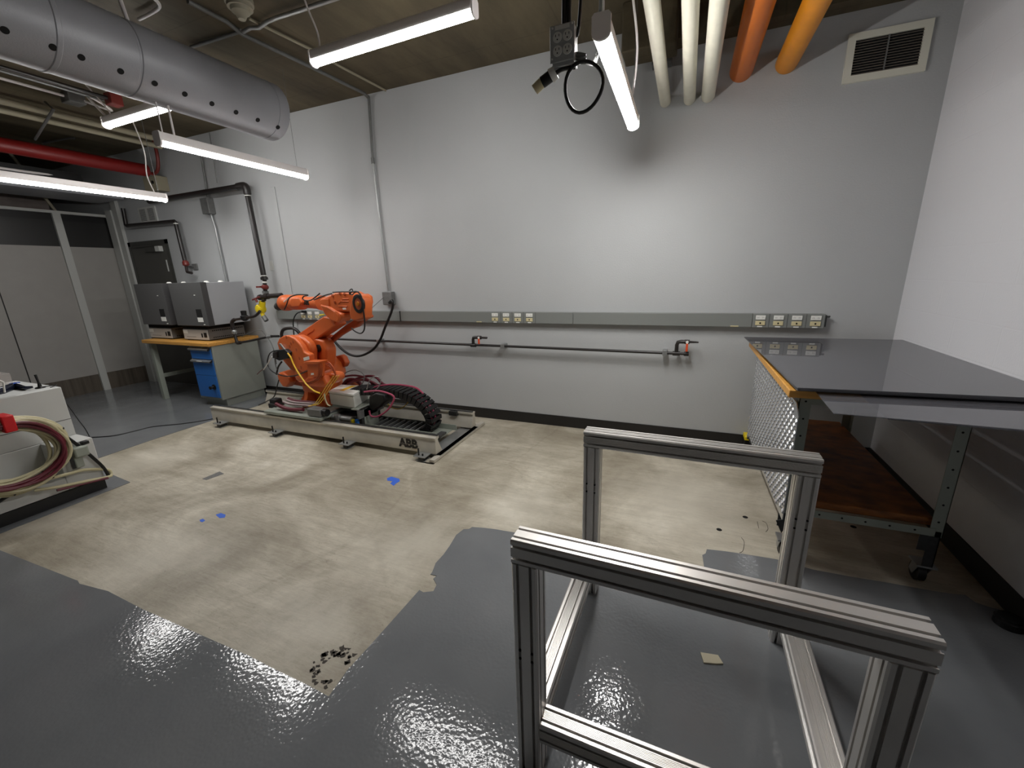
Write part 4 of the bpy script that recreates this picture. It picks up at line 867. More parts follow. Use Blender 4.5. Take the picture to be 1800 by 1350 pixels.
while s_ < L[-1]:
    p_, t_ = at_len(s_); nrm = Vector((-t_.z, 0, t_.x)); 
    def c3(a_, y_, b_): v = p_ + t_ * a_ + nrm * b_; return (v.x, y_, v.z)
    hl, hh = .021, .036
    m_ = MB()
    for y0_, y1_ in ((3.10, 3.118), (3.262, 3.28)):
        m_.hexa([c3(-hl, y0_, -hh), c3(hl, y0_, -hh), c3(hl, y1_, -hh), c3(-hl, y1_, -hh), c3(-hl, y0_, hh), c3(hl, y0_, hh), c3(hl, y1_, hh), c3(-hl, y1_, hh)])
    for b0_, b1_ in ((hh - .008, hh + .003), (-hh - .003, -hh + .008)):
        m_.hexa([c3(-.019, 3.118, b0_), c3(.019, 3.118, b0_), c3(.019, 3.262, b0_), c3(-.019, 3.262, b0_), c3(-.019, 3.118, b1_), c3(.019, 3.118, b1_), c3(.019, 3.262, b1_), c3(-.019, 3.262, b1_)])
    m_.build('chain_link', BLACK, ch, bevel=.002)
    s_ += step
for k, (yo, m0, rr0) in enumerate(((3.15, REDC, .014), (3.185, BLACK, .014), (3.215, PINKC, .012), (3.24, BLACK, .011))):
    MB().tube([(p_.x, yo, p_.z + .012) for p_ in path[::6]], rr0, 8).build('inner_hose', m0, ch)
P = [(-2.86, 3.14, 0.455), (-2.754, 3.14, 0.505), (-2.571, 3.14, 0.536), (-2.404, 3.14, 0.537), (-2.295, 3.14, 0.523), (-2.224, 3.14, 0.473)]
MB().tube(P, .009, 8, smooth=4).build('pink_hose', PINKC, ch)
# loose hoses and cables around the chain start
def hose(label, P_, r, m, cat='hose', name='hose', g=None): return tag(MB().tube(P_, r, 10, smooth=6).build(name, m), label, cat, g)
hose('bright pink hose looping low beside the black motor', [(-2.823, 3.02, 0.474), (-2.669, 3.02, 0.498), (-2.562, 3.02, 0.49), (-2.474, 3.02, 0.458), (-2.496, 3.02, 0.394), (-2.574, 3.02, 0.307), (-2.692, 3.02, 0.236), (-2.776, 3.02, 0.233), (-2.789, 3.02, 0.285)], .009, PINKC)
hose('dark pink hose arching over behind the white control box', [(-3.322, 3.25, 0.533), (-3.162, 3.25, 0.562), (-3.043, 3.25, 0.558), (-2.958, 3.25, 0.527), (-2.914, 3.25, 0.482)], .011, REDC)
hose('dark red hose arching high between the robot base and the chain', [(-3.287, 3.3, 0.466), (-3.122, 3.3, 0.528), (-2.982, 3.3, 0.556), (-2.896, 3.3, 0.543), (-2.83, 3.3, 0.487), (-2.706, 3.3, 0.448)], .013, REDC)
hose('dark red hose running low from the robot base to the chain', [(-3.293, 3.25, 0.428), (-3.157, 3.25, 0.501), (-3.018, 3.25, 0.523), (-2.91, 3.25, 0.506), (-2.822, 3.25, 0.464)], .013, REDC)
hose('grey wire loop standing over the dark red hoses', [(-3.303, 3.2, 0.54), (-3.167, 3.2, 0.616), (-3.045, 3.2, 0.635), (-2.964, 3.2, 0.587), (-2.99, 3.2, 0.513), (-3.026, 3.2, 0.474)], .005, GALVD, 'wire', 'wire_loop')
hose('pale wire loop beside the cable chain', [(-2.858, 3.1, 0.478), (-2.808, 3.1, 0.575), (-2.732, 3.1, 0.615), (-2.672, 3.1, 0.602), (-2.697, 3.1, 0.526), (-2.784, 3.1, 0.449)], .005, GALV, 'wire', 'wire_loop')
hose('thin yellow cable hanging below the cable chain', [(-2.459, 3.28, 0.407), (-2.494, 3.28, 0.345), (-2.573, 3.28, 0.265), (-2.647, 3.28, 0.233), (-2.731, 3.28, 0.243), (-2.796, 3.28, 0.299)], .005, YELC, 'cable', 'yellow_cable')
hose('thin brown hose bundle lying behind the white control box', [(-3.356, 3.3, 0.436), (-3.283, 3.3, 0.492), (-3.188, 3.3, 0.498), (-3.119, 3.3, 0.453), (-3.174, 3.3, 0.399), (-3.268, 3.3, 0.391)], .02, REDC)
o = tag(MB().lathe((-3.295, 3.35, 0.414), (1, 0, .1), [(-.06, .03), (-.05, .06), (.05, .06), (.07, .03)], 16).build('cable_gland', ORANGED), 'orange brown gland behind the white control box', 'fitting')

# ------------------------------------------------------------------ robot
RX, RY = -3.6, 3.25; th = math.radians(14)
FW = Vector((-math.cos(th), math.sin(th), 0)); LT = Vector((-math.sin(th), -math.cos(th), 0))
def rp(u, w_, z): return Vector((RX, RY, 0)) + FW * u + LT * w_ + Vector((0, 0, z))
rb = thing('industrial_robot', 'orange industrial robot arm reaching left, mounted on the floor track', 'robot', (RX, RY, .24))
def rprism(name, uz, w0, w1, m=None, parent=None, bevel=.008, label=None):
    return MB().prism([rp(u, w0, z) for u, z in uz], LT * (w1 - w0)).build(name, m or ORANGE, parent or rb, bevel=bevel, label=label)
# base
bs = MB()
bs.lathe((RX, RY, .24), (0, 0, 1), [(0, .215), (.025, .215), (.03, .17), (.05, .13), (.10, .115), (.14, .16), (.16, .2), (.225, .205), (.235, .19)], 40)
base = bs.build('base', ORANGE, rb)
for k in range(6):
    a_ = math.radians(20 + 60 * k); e = Vector((math.cos(a_), math.sin(a_), 0)); s_ = Vector((-math.sin(a_), math.cos(a_), 0)) * .028
    c0 = Vector((RX, RY, .24))
    MB().prism([c0 + e * .10 - s_, c0 + e * .255 - s_, c0 + e * .26 + Vector((0, 0, .03)) - s_, c0 + e * .215 + Vector((0, 0, .10)) - s_, c0 + e * .2 + Vector((0, 0, .165)) - s_, c0 + e * .10 + Vector((0, 0, .165)) - s_], s_ * 2).build('base_rib', ORANGE, base, bevel=.006)
# rotating frame
fr = MB()
fr.lathe((RX, RY, .47), (0, 0, 1), [(0, .15), (.02, .22), (.06, .25), (.12, .25), (.2, .225), (.25, .17), (.26, .1)], 40)
frame = fr.build('rotating_frame', ORANGE, rb)
MB().lathe(rp(0, 0, .455), (0, 0, 1), [(0, .17), (.02, .17)], 32).build('seal_ring', ORANGED, frame)
# front gear housing (near side) and its rear disc
GH = [(0.319, 0.905), (0.258, 0.958), (0.153, 0.994), (0.031, 1.004), (-0.068, 0.985), (-0.138, 0.946), (-0.19, 0.903), (-0.212, 0.857), (-0.305, 0.839), (-0.302, 0.799), (-0.274, 0.681), (-0.124, 0.635), (-0.018, 0.658), (0.131, 0.697), (0.278, 0.733), (0.304, 0.833)]
gh = rprism('gear_housing', GH, .26, .20, bevel=.012)
GR = [(0.104, 0.992), (-0.026, 1.0), (-0.133, 0.981), (-0.214, 0.935), (-0.241, 0.869), (-0.196, 0.719), (-0.146, 0.624), (0.058, 0.557), (0.259, 0.609), (0.394, 0.689), (0.406, 0.834), (0.291, 0.941)]
rprism('gear_disc', GR, .20, .12, bevel=.02)
for px_ in [(0.088, 0.981), (-0.039, 0.943), (0.049, 0.89), (-0.081, 0.866), (0.014, 0.922), (-0.11, 0.781), (-0.114, 0.687), (0.065, 0.704)]:
    c = rp(px_[0], .2595, px_[1]); 
    MB().lathe(c, LT, [(-.004, .018), (.0015, .018), (.002, .01)], 12).build('bolt_recess', ORANGED, gh)  # recess shade painted as flat discs of darker orange
sk = [(-0.193, 0.795), (-0.309, 0.823), (-0.31, 0.789), (-0.194, 0.763)]
rprism('warning_sticker', sk, .2605, .2615, OUTW, gh, 0, 'white warning sticker')
# pivot block and lower arm
rprism('pivot_block', [(0.13, 0.938), (-0.077, 0.975), (-0.299, 0.955), (-0.347, 0.861), (-0.306, 0.711), (-0.215, 0.611), (0.041, 0.581), (0.174, 0.724)], .10, -.02, bevel=.02)
LA = [(0.203, 0.969), (0.164, 0.991), (-0.385, 1.193), (-0.561, 1.18), (-0.584, 1.117), (-0.049, 0.904), (0.126, 0.877)]
la = rprism('lower_arm', LA, .10, -.02, bevel=.01)
st = [(-0.035, 1.008), (-0.184, 1.063)]
MB().prism([rp(st[0][0], .101, st[0][1]), rp(st[1][0], .101, st[1][1]), rp(st[1][0], .101, st[1][1] - .012), rp(st[0][0], .101, st[0][1] - .012)], LT * .005).build('cast_mark', ORANGE, la)
# elbow knuckle
EK = [(-0.439, 1.313), (-0.486, 1.242), (-0.51, 1.213), (-0.586, 1.176), (-0.645, 1.157), (-0.721, 1.16), (-0.798, 1.205), (-0.789, 1.24), (-0.701, 1.256), (-0.641, 1.277), (-0.571, 1.302)]
ek = rprism('elbow_bracket', EK, .15, .03, bevel=.014)
c = (-0.717, 1.207)
MB().lathe(rp(c[0], .148, c[1]), LT, [(0, .052), (.01, .05), (.012, .036), (.014, .036)], 28).build('elbow_cover', ORANGE, ek)
# upper arm housing
UH = [(-0.412, 1.356), (-0.439, 1.368), (-0.639, 1.411), (-0.7, 1.429), (-0.92, 1.429), (-0.988, 1.403), (-0.955, 1.254), (-0.868, 1.256), (-0.635, 1.249), (-0.472, 1.245), (-0.413, 1.286)]
uh = rprism('arm_housing', UH, .13, .0, bevel=.016)
for (a_, b_) in (((600, 526), (613, 526)), ((597, 530), (612, 530)), ((594, 537.5), (610, 537.5))):
    pass
for q_ in ([(-0.806, 1.373), (-0.904, 1.374), (-0.901, 1.365), (-0.804, 1.363)], [(-0.783, 1.351), (-0.898, 1.352), (-0.896, 1.342), (-0.78, 1.34)], [(-0.726, 1.306), (-0.871, 1.309), (-0.869, 1.299), (-0.723, 1.296)], [(-0.715, 1.334), (-0.794, 1.361), (-0.792, 1.351), (-0.729, 1.319)]):
    rprism('cooling_rib', q_, .135, .128, ORANGE, uh, .003)
rprism('side_cover', [(-0.472, 1.362), (-0.591, 1.369), (-0.58, 1.291), (-0.5, 1.284), (-0.467, 1.309)], .14, .128, ORANGE, uh, .004)
for px_ in [(-0.656, 1.395), (-0.68, 1.339), (-0.781, 1.416), (-0.852, 1.411)]:
    MB().lathe(rp(px_[0], .128, px_[1]), LT, [(0, .014), (.01, .013), (.012, .006)], 12).build('bolt_head', ORANGED, uh)
rprism('sticker', [(-0.796, 1.288), (-0.842, 1.291), (-0.847, 1.276), (-0.801, 1.273)], .1365, .130, OUTW, uh, 0)
# rear casing with round opening
RC = [(-1.057, 1.364), (-1.091, 1.396), (-1.149, 1.412), (-1.198, 1.406), (-1.23, 1.391), (-1.24, 1.344), (-1.213, 1.23), (-1.197, 1.21), (-1.089, 1.188), (-1.014, 1.199), (-1.005, 1.261)]
rc = rprism('rear_casing', RC, .21, .12, bevel=.016)
rprism('rear_motor', [(-0.907, 1.4), (-1.045, 1.41), (-1.095, 1.391), (-1.095, 1.333), (-1.059, 1.274), (-0.961, 1.251)], .12, .01, bevel=.016)
rprism('rear_motor_cap', [(-0.948, 1.399), (-1.015, 1.394), (-1.041, 1.36), (-1.038, 1.32), (-1.0, 1.279), (-0.936, 1.257), (-0.89, 1.286), (-0.899, 1.368)], .01, -.02, ORANGED, bevel=.008)
c = (-1.16, 1.338)
MB().lathe(rp(c[0], .2, c[1]), LT, [(0, .078), (.014, .078), (.016, .074), (.016, .05), (.012, .05)], 36).build('motor_ring', BLACK, rc)
MB().lathe(rp(c[0], .2, c[1]), LT, [(0, .05), (.0125, .05), (.014, .04)], 30).build('motor_face', ORANGED, rc)
MB().lathe(rp(c[0], .21, c[1]), LT, [(0, .02), (.012, .018), (.014, .006)], 20).build('motor_shaft', AMBERL, rc, label='amber round lens in the middle of the black ring')
# forearm and wrist
A0 = [(-0.191, 1.313), (0.132, 1.314), (0.387, 1.31), (0.596, 1.297)]
def rl(name, p, q_, prof, m=ORANGE, parent=None, seg=28):
    a_ = rp(p[0], 0, p[1]); b_ = rp(q_[0], 0, q_[1]); Lq = (b_ - a_).length
    return MB().lathe(a_, b_ - a_, [(t * Lq, r_) for t, r_ in prof], seg).build(name, m, parent or rb)
fa = rl('forearm_tube', A0[0], A0[1], [(-.12, .075), (.0, .072), (.15, .062), (.9, .056), (1.0, .07), (1.03, .05)])
wr = rl('wrist_housing', A0[1], A0[2], [(0, .062), (.1, .078), (.8, .082), (1.0, .072), (1.05, .05)])
w2 = rl('wrist_joint', A0[2], A0[3], [(-.1, .06), (.0, .078), (.4, .088), (.75, .088), (.9, .07), (1.0, .03)])
wf = [(0.665, 1.289), (0.74, 1.269)]
a_ = rp(wf[0][0], .0, wf[0][1]); 
MB().lathe(rp(A0[3][0] + .03, .02, A0[3][1] - .03), rp(wf[1][0], .03, wf[1][1] - .02) - rp(A0[3][0] + .03, .02, A0[3][1] - .03), [(0, .045), (.04, .045), (.05, .035), (.065, .035)], 24).build('tool_flange', DARKST, rb)
rprism('wrist_side_cover', [(0.21, 1.363), (0.044, 1.37), (0.014, 1.319), (0.073, 1.277), (0.23, 1.268), (0.262, 1.315)], .088, .06, ORANGE, wr, .01)
lgp = (-0.034, 1.312)
Mx = Matrix.Translation(rp(lgp[0], .0590, lgp[1])) @ Matrix(((-FW.x, 0, LT.x, 0), (-FW.y, 0, LT.y, 0), (0, 1, 0, 0), (0, 0, 0, 1)))
text_mesh('arm_logo', 'ABB', .055, BLACK, Mx, fa, bold=.0018, depth=.003)
# tie rod and rear link
rprism('tie_rod', [(-0.688, 1.156), (-0.882, 1.217), (-0.952, 1.219), (-0.964, 1.194), (-0.871, 1.164), (-0.73, 1.093), (-0.641, 1.072), (-0.427, 0.992), (-0.164, 0.868), (-0.089, 0.875), (-0.315, 0.997), (-0.542, 1.101)], -.02, -.07, ORANGED, bevel=.01)
rprism('rear_link', [(0.016, 0.961), (-0.108, 0.968), (-0.104, 0.82), (-0.061, 0.607), (0.079, 0.592)], -.11, -.14, ORANGED, bevel=.008)
rprism('link_plate', [(0.088, 0.765), (-0.012, 0.799), (-0.031, 0.654), (0.021, 0.63)], -.105, -.109, GALV, bevel=.001, label='bare metal plate')
c = (-0.222, 0.868)
MB().lathe(rp(c[0], .10, c[1]), LT, [(0, .038), (.012, .038), (.014, .03), (.022, .012)], 24).build('pivot_cap', BLACK, rb)
# motors
rprism('side_motor', [(-0.036, 0.72), (-0.162, 0.748), (-0.212, 0.731), (-0.249, 0.663), (-0.201, 0.615), (-0.1, 0.604), (-0.025, 0.617)], -.15, -.21, ORANGED, bevel=.015)
mc_ = [(-0.356, 0.77), (-0.587, 0.794), (-0.527, 0.649), (-0.334, 0.625)]
mt = rprism('axis_motor', mc_, .32, .25, bevel=.01)
cp = [(-0.322, 0.77), (-0.384, 0.792), (-0.619, 0.813), (-0.595, 0.788), (-0.363, 0.76)]
rprism('motor_cap', cp, .335, .24, ORANGE, mt, .004)
rprism('motor_base', [(-0.24, 0.615), (-0.512, 0.649), (-0.56, 0.57), (-0.477, 0.525), (-0.193, 0.497), (-0.091, 0.531)], .27, .15, bevel=.02)
rprism('sticker', [(-0.433, 0.681), (-0.487, 0.69), (-0.482, 0.67), (-0.427, 0.661)], .332, .3305, OUTW, mt, 0)
rprism('right_lobe', [(-0.454, 0.661), (-0.577, 0.669), (-0.618, 0.641), (-0.597, 0.593), (-0.484, 0.543), (-0.377, 0.529)], .2, .08, bevel=.025)
# left counter bracket
rprism('front_bracket', [(0.66, 0.518), (0.417, 0.579), (0.22, 0.621), (0.102, 0.587), (0.154, 0.537), (0.429, 0.496)], .16, .08, bevel=.012)
rprism('bracket_head', [(0.637, 0.513), (0.501, 0.544), (0.384, 0.509), (0.351, 0.456), (0.465, 0.377), (0.55, 0.372), (0.63, 0.435)], .18, .10, bevel=.012)
rprism('lower_flange', [(0.816, 0.389), (0.358, 0.447), (0.194, 0.377), (0.433, 0.37), (0.648, 0.358)], .06, -.12, ORANGED, bevel=.008)
# black valve block on the left of the gear housing
vb = [(0.345, 0.83), (0.086, 0.864), (0.014, 0.835), (0.059, 0.772), (0.257, 0.728), (0.377, 0.747)]
rprism('valve_block', vb, .30, .24, BLACK, bevel=.006)
rprism('valve_bracket', [(0.256, 0.905), (0.217, 0.911), (0.118, 0.847), (0.157, 0.841)], .275, .262, GALV, bevel=.002)
rprism('valve_coil', [(0.335, 0.814), (0.248, 0.828), (0.261, 0.76), (0.356, 0.745)], .315, .28, BRASSD, bevel=.006)
def rt(name, pts3, r, m, parent=rb): return MB().tube(pts3, r, 8, smooth=6).build(name, m, parent)
def rw3(w_, uz): return [rp(u, w_, z) for u, z in uz]
rt('yellow_cable', rw3(.34, [(-0.059, 0.842), (-0.104, 0.806), (-0.138, 0.74), (-0.193, 0.671), (-0.262, 0.61), (-0.34, 0.551), (-0.454, 0.51), (-0.554, 0.502)]), .008, YELC)
for k, wv in enumerate((.34, .36, .38)):
    rt('yellow_cable', rw3(wv, [(u + .012 * k, z) for u, z in [(-0.929, 0.719), (-0.861, 0.664), (-0.779, 0.6), (-0.694, 0.528), (-0.605, 0.453), (-0.518, 0.394), (-0.402, 0.352)]]), .0035, YELC)
rt('yellow_cable', rw3(.38, [(-0.71, 0.53), (-0.714, 0.476), (-0.74, 0.431), (-0.777, 0.426)]), .006, CREAMC)
rt('black_cable', rw3(.2, [(-0.564, 1.419), (-0.453, 1.377), (-0.376, 1.355), (-0.281, 1.354), (-0.244, 1.369), (-0.272, 1.391), (-0.349, 1.402), (-0.298, 1.407), (-0.148, 1.406), (-0.031, 1.389), (0.036, 1.361), (0.089, 1.309), (0.155, 1.256)]), .006, BLACK)
rt('black_cable', rw3(.2, [(-0.761, 1.419), (-0.655, 1.404), (-0.553, 1.383), (-0.448, 1.361)]), .006, BLACK)
rt('black_cable', rw3(.24, [(-0.849, 1.432), (-0.981, 1.437), (-1.114, 1.437), (-1.21, 1.437), (-1.257, 1.401), (-1.262, 1.314), (-1.262, 1.198), (-1.239, 1.127), (-1.185, 1.095), (-1.114, 1.105), (-1.061, 1.132)]), .006, BLACK)
rt('cable_knot', rw3(.2, [(-1.038, 1.411), (-1.036, 1.439), (-1.074, 1.458), (-1.086, 1.439), (-1.05, 1.425), (-1.071, 1.411), (-1.116, 1.43), (-1.166, 1.435)]), .005, BLACK)
rt('white_tie', rw3(.14, [(0.268, 1.325), (0.157, 1.367)]), .006, OUTW)
for k in range(3):
    rt('orange_cable', rw3(.3 + .01 * k, [(u, z + .012 * k) for u, z in [(-0.601, 0.781), (-0.577, 0.696), (-0.518, 0.628), (-0.4, 0.573), (-0.263, 0.543), (-0.15, 0.534)]]), .006, ORANGED)
    rt('orange_cable', rw3(.2, [(u, z - .02 * k) for u, z in [(-0.446, 0.779), (-0.544, 0.772), (-0.612, 0.729), (-0.634, 0.665), (-0.605, 0.628)]]), .006, ORANGED)
rt('black_cable', rw3(.3, [(0.334, 0.825), (0.44, 0.785), (0.528, 0.695), (0.527, 0.631), (0.45, 0.588), (0.352, 0.575), (0.191, 0.569), (-0.06, 0.606), (-0.364, 0.7)]), .006, BLACK)
rt('black_cable', rw3(.28, [(0.243, 0.713), (0.342, 0.647), (0.414, 0.557)]), .009, BLACK)
rt('black_cable', rw3(.25, [(0.455, 0.48), (0.527, 0.392), (0.602, 0.301), (0.679, 0.241), (0.848, 0.173), (1.109, 0.08)]), .006, BLACK)
rt('grey_cable', rw3(.3, [(0.337, 0.751), (0.35, 0.681), (0.335, 0.621)]), .005, GALVD)
rt('probe_wire', rw3(.34, [(0.304, 0.774), (0.444, 0.679), (0.569, 0.602)]), .005, OUTW)
rt('probe_wire', rw3(.34, [(0.566, 0.609), (0.664, 0.572), (0.752, 0.529)]), .004, REDV)
rt('grey_cable', rw3(-.18, [(0.17, 0.726), (0.108, 0.653), (0.086, 0.603)]), .006, BLACK)

# ------------------------------------------------------------------ right workbench with smoked sheets
rbn = thing('steel_workbench', 'grey steel workbench with wooden top and shelf on casters at the right', 'workbench', (.95, 3.0, 0))
bx0, bx1, by0, by1 = .495, 1.40, 2.27, 3.72
MB().box((bx0, by0, .927), (bx1, by1, .965)).build('bench_top', WOOD, rbn, bevel=.004)
lx0, ly0 = .555, 2.32
def leg(x, y, sx, sy, z0=.28):
    m_ = MB().box((x, y, z0), (x + sx * .05, y + .003 * sy, .925)).box((x, y, z0), (x + sx * .003, y + sy * .05, .925)).build('leg', LEGM, rbn)
    d = MB()
    for k in range(7): d.cyl((x + sx * .026, y - .0008 * sy, .36 + k * .09), (x + sx * .026, y, .36 + k * .09), .005, 8)
    d.build('bolt_holes', BLACKH, m_)
leg(lx0, ly0, 1, 1); leg(1.20, ly0, -1, 1); leg(lx0, 3.62, 1, -1); leg(1.20, 3.62, -1, -1)
MB().box((lx0, ly0 + .002, .885), (1.2, ly0 + .006, .925)).build('top_rail', LEGM, rbn)
sh = MB().box((lx0 + .004, ly0 + .02, .325), (1.17, 3.72, .365)).build('shelf_board', WOODS, rbn, bevel=.006)
MB().box((lx0, ly0 - .004, .285), (1.17, ly0 + .0, .325)).box((lx0, ly0, .285), (1.17, ly0 + .04, .289)).build('shelf_rail', LEGM, rbn)
d = MB()
for k in range(6): d.cyl((.62 + k * .095, ly0 - .005, .305), (.62 + k * .095, ly0 - .004, .305), .005, 8)
d.build('rail_holes', BLACKH, rbn)
for x, y in ((1.165, ly0 + .03), (lx0 + .03, ly0 + .03), (1.165, 3.6), (lx0 + .03, 3.6)):
    ex = MB().box((x - .012, y - .03, .115), (x + .03, y - .026, .31)).box((x + .026, y - .03, .115), (x + .03, y + .02, .31)).box((x - .045, y - .03, .2), (x - .012, y - .026, .285)).build('leg_extension', DARKST, rbn)
    c = Vector((x + .012, y + .01, 0))
    cs = MB().box((c.x - .04, c.y - .04, .105), (c.x + .04, c.y + .04, .115)).prism([(c.x - .028, c.y - .03, .105), (c.x - .028, c.y + .03, .105), (c.x - .028, c.y + .045, .045), (c.x - .028, c.y + .01, .035)], (.003, 0, 0)).prism([(c.x + .025, c.y - .03, .105), (c.x + .025, c.y + .03, .105), (c.x + .025, c.y + .045, .045), (c.x + .025, c.y + .01, .035)], (.003, 0, 0)).build('caster', GALV, rbn)
    MB().lathe((c.x - .02, c.y + .025, .047), (1, 0, 0), [(0, .04), (.004, .047), (.036, .047), (.04, .04)], 28).build('wheel', BLACK, cs)
# diamond plate hung on the left side of the bench
dp = thing('diamond_plate', 'shiny diamond tread metal sheet fixed to the left side of the steel bench', 'metal sheet', (.54, 2.9, .27))
py0, py1, pz0, pz1 = 2.215, 3.55, .235, .90
MB().prism([(.535, py0, pz0 + .06), (.535, py0, pz1 - .05), (.535, py0 + .07, pz1), (.535, py1, pz1), (.535, py1, pz0)], (.004, 0, 0)).build('sheet', DIAM, dp)
m_ = MB(); s = .030
ny = int((py1 - py0) / s); nz = int((pz1 - pz0) / s)
for i_ in range(ny):
    for j_ in range(nz):
        y = py0 + s * (i_ + .5); z = pz0 + s * (j_ + .5)
        if y < py0 + .09 and z > pz1 - .07: continue
        if z < pz0 + .07 * (py1 - y) / (py1 - py0) + .012: continue
        a_ = math.pi / 4 if (i_ + j_) % 2 else -math.pi / 4
        dy, dz = math.cos(a_), math.sin(a_); l_, w2_ = .0165, .0062
        b0 = [m_.bm.verts.new((.535, y + dy * p_ - dz * q_, z + dz * p_ + dy * q_)) for p_, q_ in ((-l_, 0), (0, -w2_), (l_, 0), (0, w2_))]
        t0 = [m_.bm.verts.new((.5295, y + dy * p_, z + dz * p_)) for p_ in (-l_ * .45, l_ * .45)]
        for f_ in ((b0[0], b0[1], t0[0]), (b0[1], t0[1], t0[0]), (b0[1], b0[2], t0[1]), (b0[2], b0[3], t0[1]), (b0[3], t0[0], t0[1]), (b0[3], b0[0], t0[0])): m_.bm.faces.new(f_)
m_.build('raised_treads', DIAM, dp, smooth=False)
MB().prism([(0.509, 2.215, 0.288), (0.545, 2.215, 0.303), (0.551, 2.215, 0.248), (0.54, 2.215, 0.222)], (0, .004, 0)).build('corner_bracket', DARKST, dp)
# smoked sheets on top
def sheet(name, label, corners, z0, t_, m, grp=None):
    o = MB().prism([(x, y, z0) for x, y in corners], (0, 0, t_)).build(name, m, smooth=False); return tag(o, label, 'plastic sheet', grp)
sheet('acrylic_sheet', 'large smoked plastic sheet, topmost on the steel bench', [(.503, 2.165), (1.45, 2.255), (1.45, 3.745), (.453, 3.695)], .9995, .006, ACRYL)
sheet('acrylic_sheet', 'smoked plastic sheet, middle of the stack on the steel bench', [(.520, 2.185), (1.45, 2.265), (1.45, 3.73), (.475, 3.68)], .990, .006, ACRYL)
sheet('acrylic_sheet', 'smoked plastic sheet, lowest of the full-size ones on the steel bench', [(.512, 2.20), (1.45, 2.275), (1.45, 3.72), (.482, 3.67)], .981, .006, ACRYL)
q1 = [(0.575, 1.904, 0.975), (1.109, 1.89, 0.975)]; q2 = (0.597, 2.258, 0.975)
sheet('acrylic_sheet', 'thin clear tinted sheet sticking out from under the stack, further left', [(q1[0][0], q1[0][1]), (1.45, q1[1][1] - .01), (1.45, 2.6), (q2[0] + .01, 2.6)], .9735, .003, ACRYL2)
q3 = (0.749, 1.912, 0.97); q4 = (0.777, 2.338, 0.97)
sheet('acrylic_sheet', 'thick tinted sheet sticking out from under the stack, further right', [(q3[0], q3[1]), (1.45, q1[1][1] - .01), (1.45, 2.7), (q4[0] + .01, 2.7)], .966, .0065, ACRYL2)

# yellow and black floor socket by the wall
P = [(0.559, 3.83, 0.14), (0.622, 3.83, 0.148), (0.641, 3.83, 0.013)]
yb = thing('floor_socket', 'small yellow and black socket box on the floor by the diamond plate', 'electrical box', (P[0][0], 3.84, 0))
xw = P[1][0] - P[0][0]
MB().box((P[0][0], 3.78, 0), (P[1][0], 3.88, P[0][2] - .03)).build('black_base', BLACK, yb, bevel=.004)
MB().box((P[0][0] - .005, 3.77, P[0][2] - .03), (P[1][0] + .005, 3.885, P[0][2] + .005)).box((P[0][0] + .03, 3.8, P[0][2]), (P[1][0], 3.86, P[0][2] + .025)).build('yellow_top', YEL, yb, bevel=.004)

# ------------------------------------------------------------------ aluminium extrusion frame
yaw = -.0143; EX0, EX1, EYF, EYB, EH, EW = -.4026, .4866, .8795, 1.7092, .855, .0741
cyw, syw = math.cos(yaw), math.sin(yaw)
def ef(x, y, z): return Vector((x * cyw - y * syw, x * syw + y * cyw, z))
def section(w_, ribs=True):
    out = []
    def side(f):
        seg = [(0.06, 0)]
        for c in (.25, .75):
            h = .058
            seg += [(c - h, 0), (c - h, .04), (c - h - .06, .06), (c - h - .05, .19), (c + h + .05, .19), (c + h + .06, .06), (c + h, .04), (c + h, 0)]
            if c == .25 and ribs:
                for r in (.365, .42, .475, .53, .585, .64): seg += [(r - .014, 0), (r - .004, .022), (r + .004, .022), (r + .014, 0)]
        seg += [(.94, 0)]
        return [f(a_, b_) for a_, b_ in seg]
    out += side(lambda a_, b_: (a_, b_)); out += side(lambda a_, b_: (1 - b_, a_)); out += side(lambda a_, b_: (1 - a_, 1 - b_)); out += side(lambda a_, b_: (b_, 1 - a_))
    return [(a_ * w_, b_ * w_) for a_, b_ in out]
fm = thing('extrusion_frame', 'open aluminium T-slot frame standing in the foreground', 'frame', ef((EX0 + EX1) / 2, 1.3, 0))
def ext(name, p, axis, L_, ribs=True):
    x, y, z = p
    if axis == 'x': pts = [ef(x, y + a_, z + b_) for a_, b_ in section(EW, ribs)]; d_ = ef(L_, 0, 0) - ef(0, 0, 0)
    if axis == 'y': pts = [ef(x + a_, y, z + b_) for a_, b_ in section(EW, ribs)]; d_ = ef(0, L_, 0) - ef(0, 0, 0)
    if axis == 'z': pts = [ef(x + a_, y + b_, z) for a_, b_ in section(EW, ribs)]; d_ = Vector((0, 0, L_))
    return MB().prism(pts, d_).build(name, ALU, fm, smooth=False)
ext('top_rail', (EX0, EYF, EH - EW), 'x', EX1 - EX0, False)
ext('top_rail', (EX0, EYB, EH - EW), 'x', EX1 - EX0, True)
for y in (EYF, EYB):
    for x in (EX0, EX1 - EW):
        ps = ext('post', (x, y, 0), 'z', EH - EW, False)
        d = MB()
        for zz in ((.46, .49) if y == EYF else (.56, .60)):
            for fx in (.25, .75):
                c = ef(x + EW * fx, y, zz); d.cyl(c + Vector((0, -.0006, 0)), c + Vector((0, .002, 0)), .0042, 10)
        d.build('set_screws', BLACKH, ps)
ZL = .155
ext('bottom_rail', (EX0 + EW, EYF, ZL), 'x', EX1 - EX0 - 2 * EW, True)
ext('side_rail', (EX0, EYF + EW, ZL), 'y', EYB - EYF - EW, True)
ext('side_rail', (EX1 - EW, EYF + EW, ZL), 'y', EYB - EYF - EW, True)

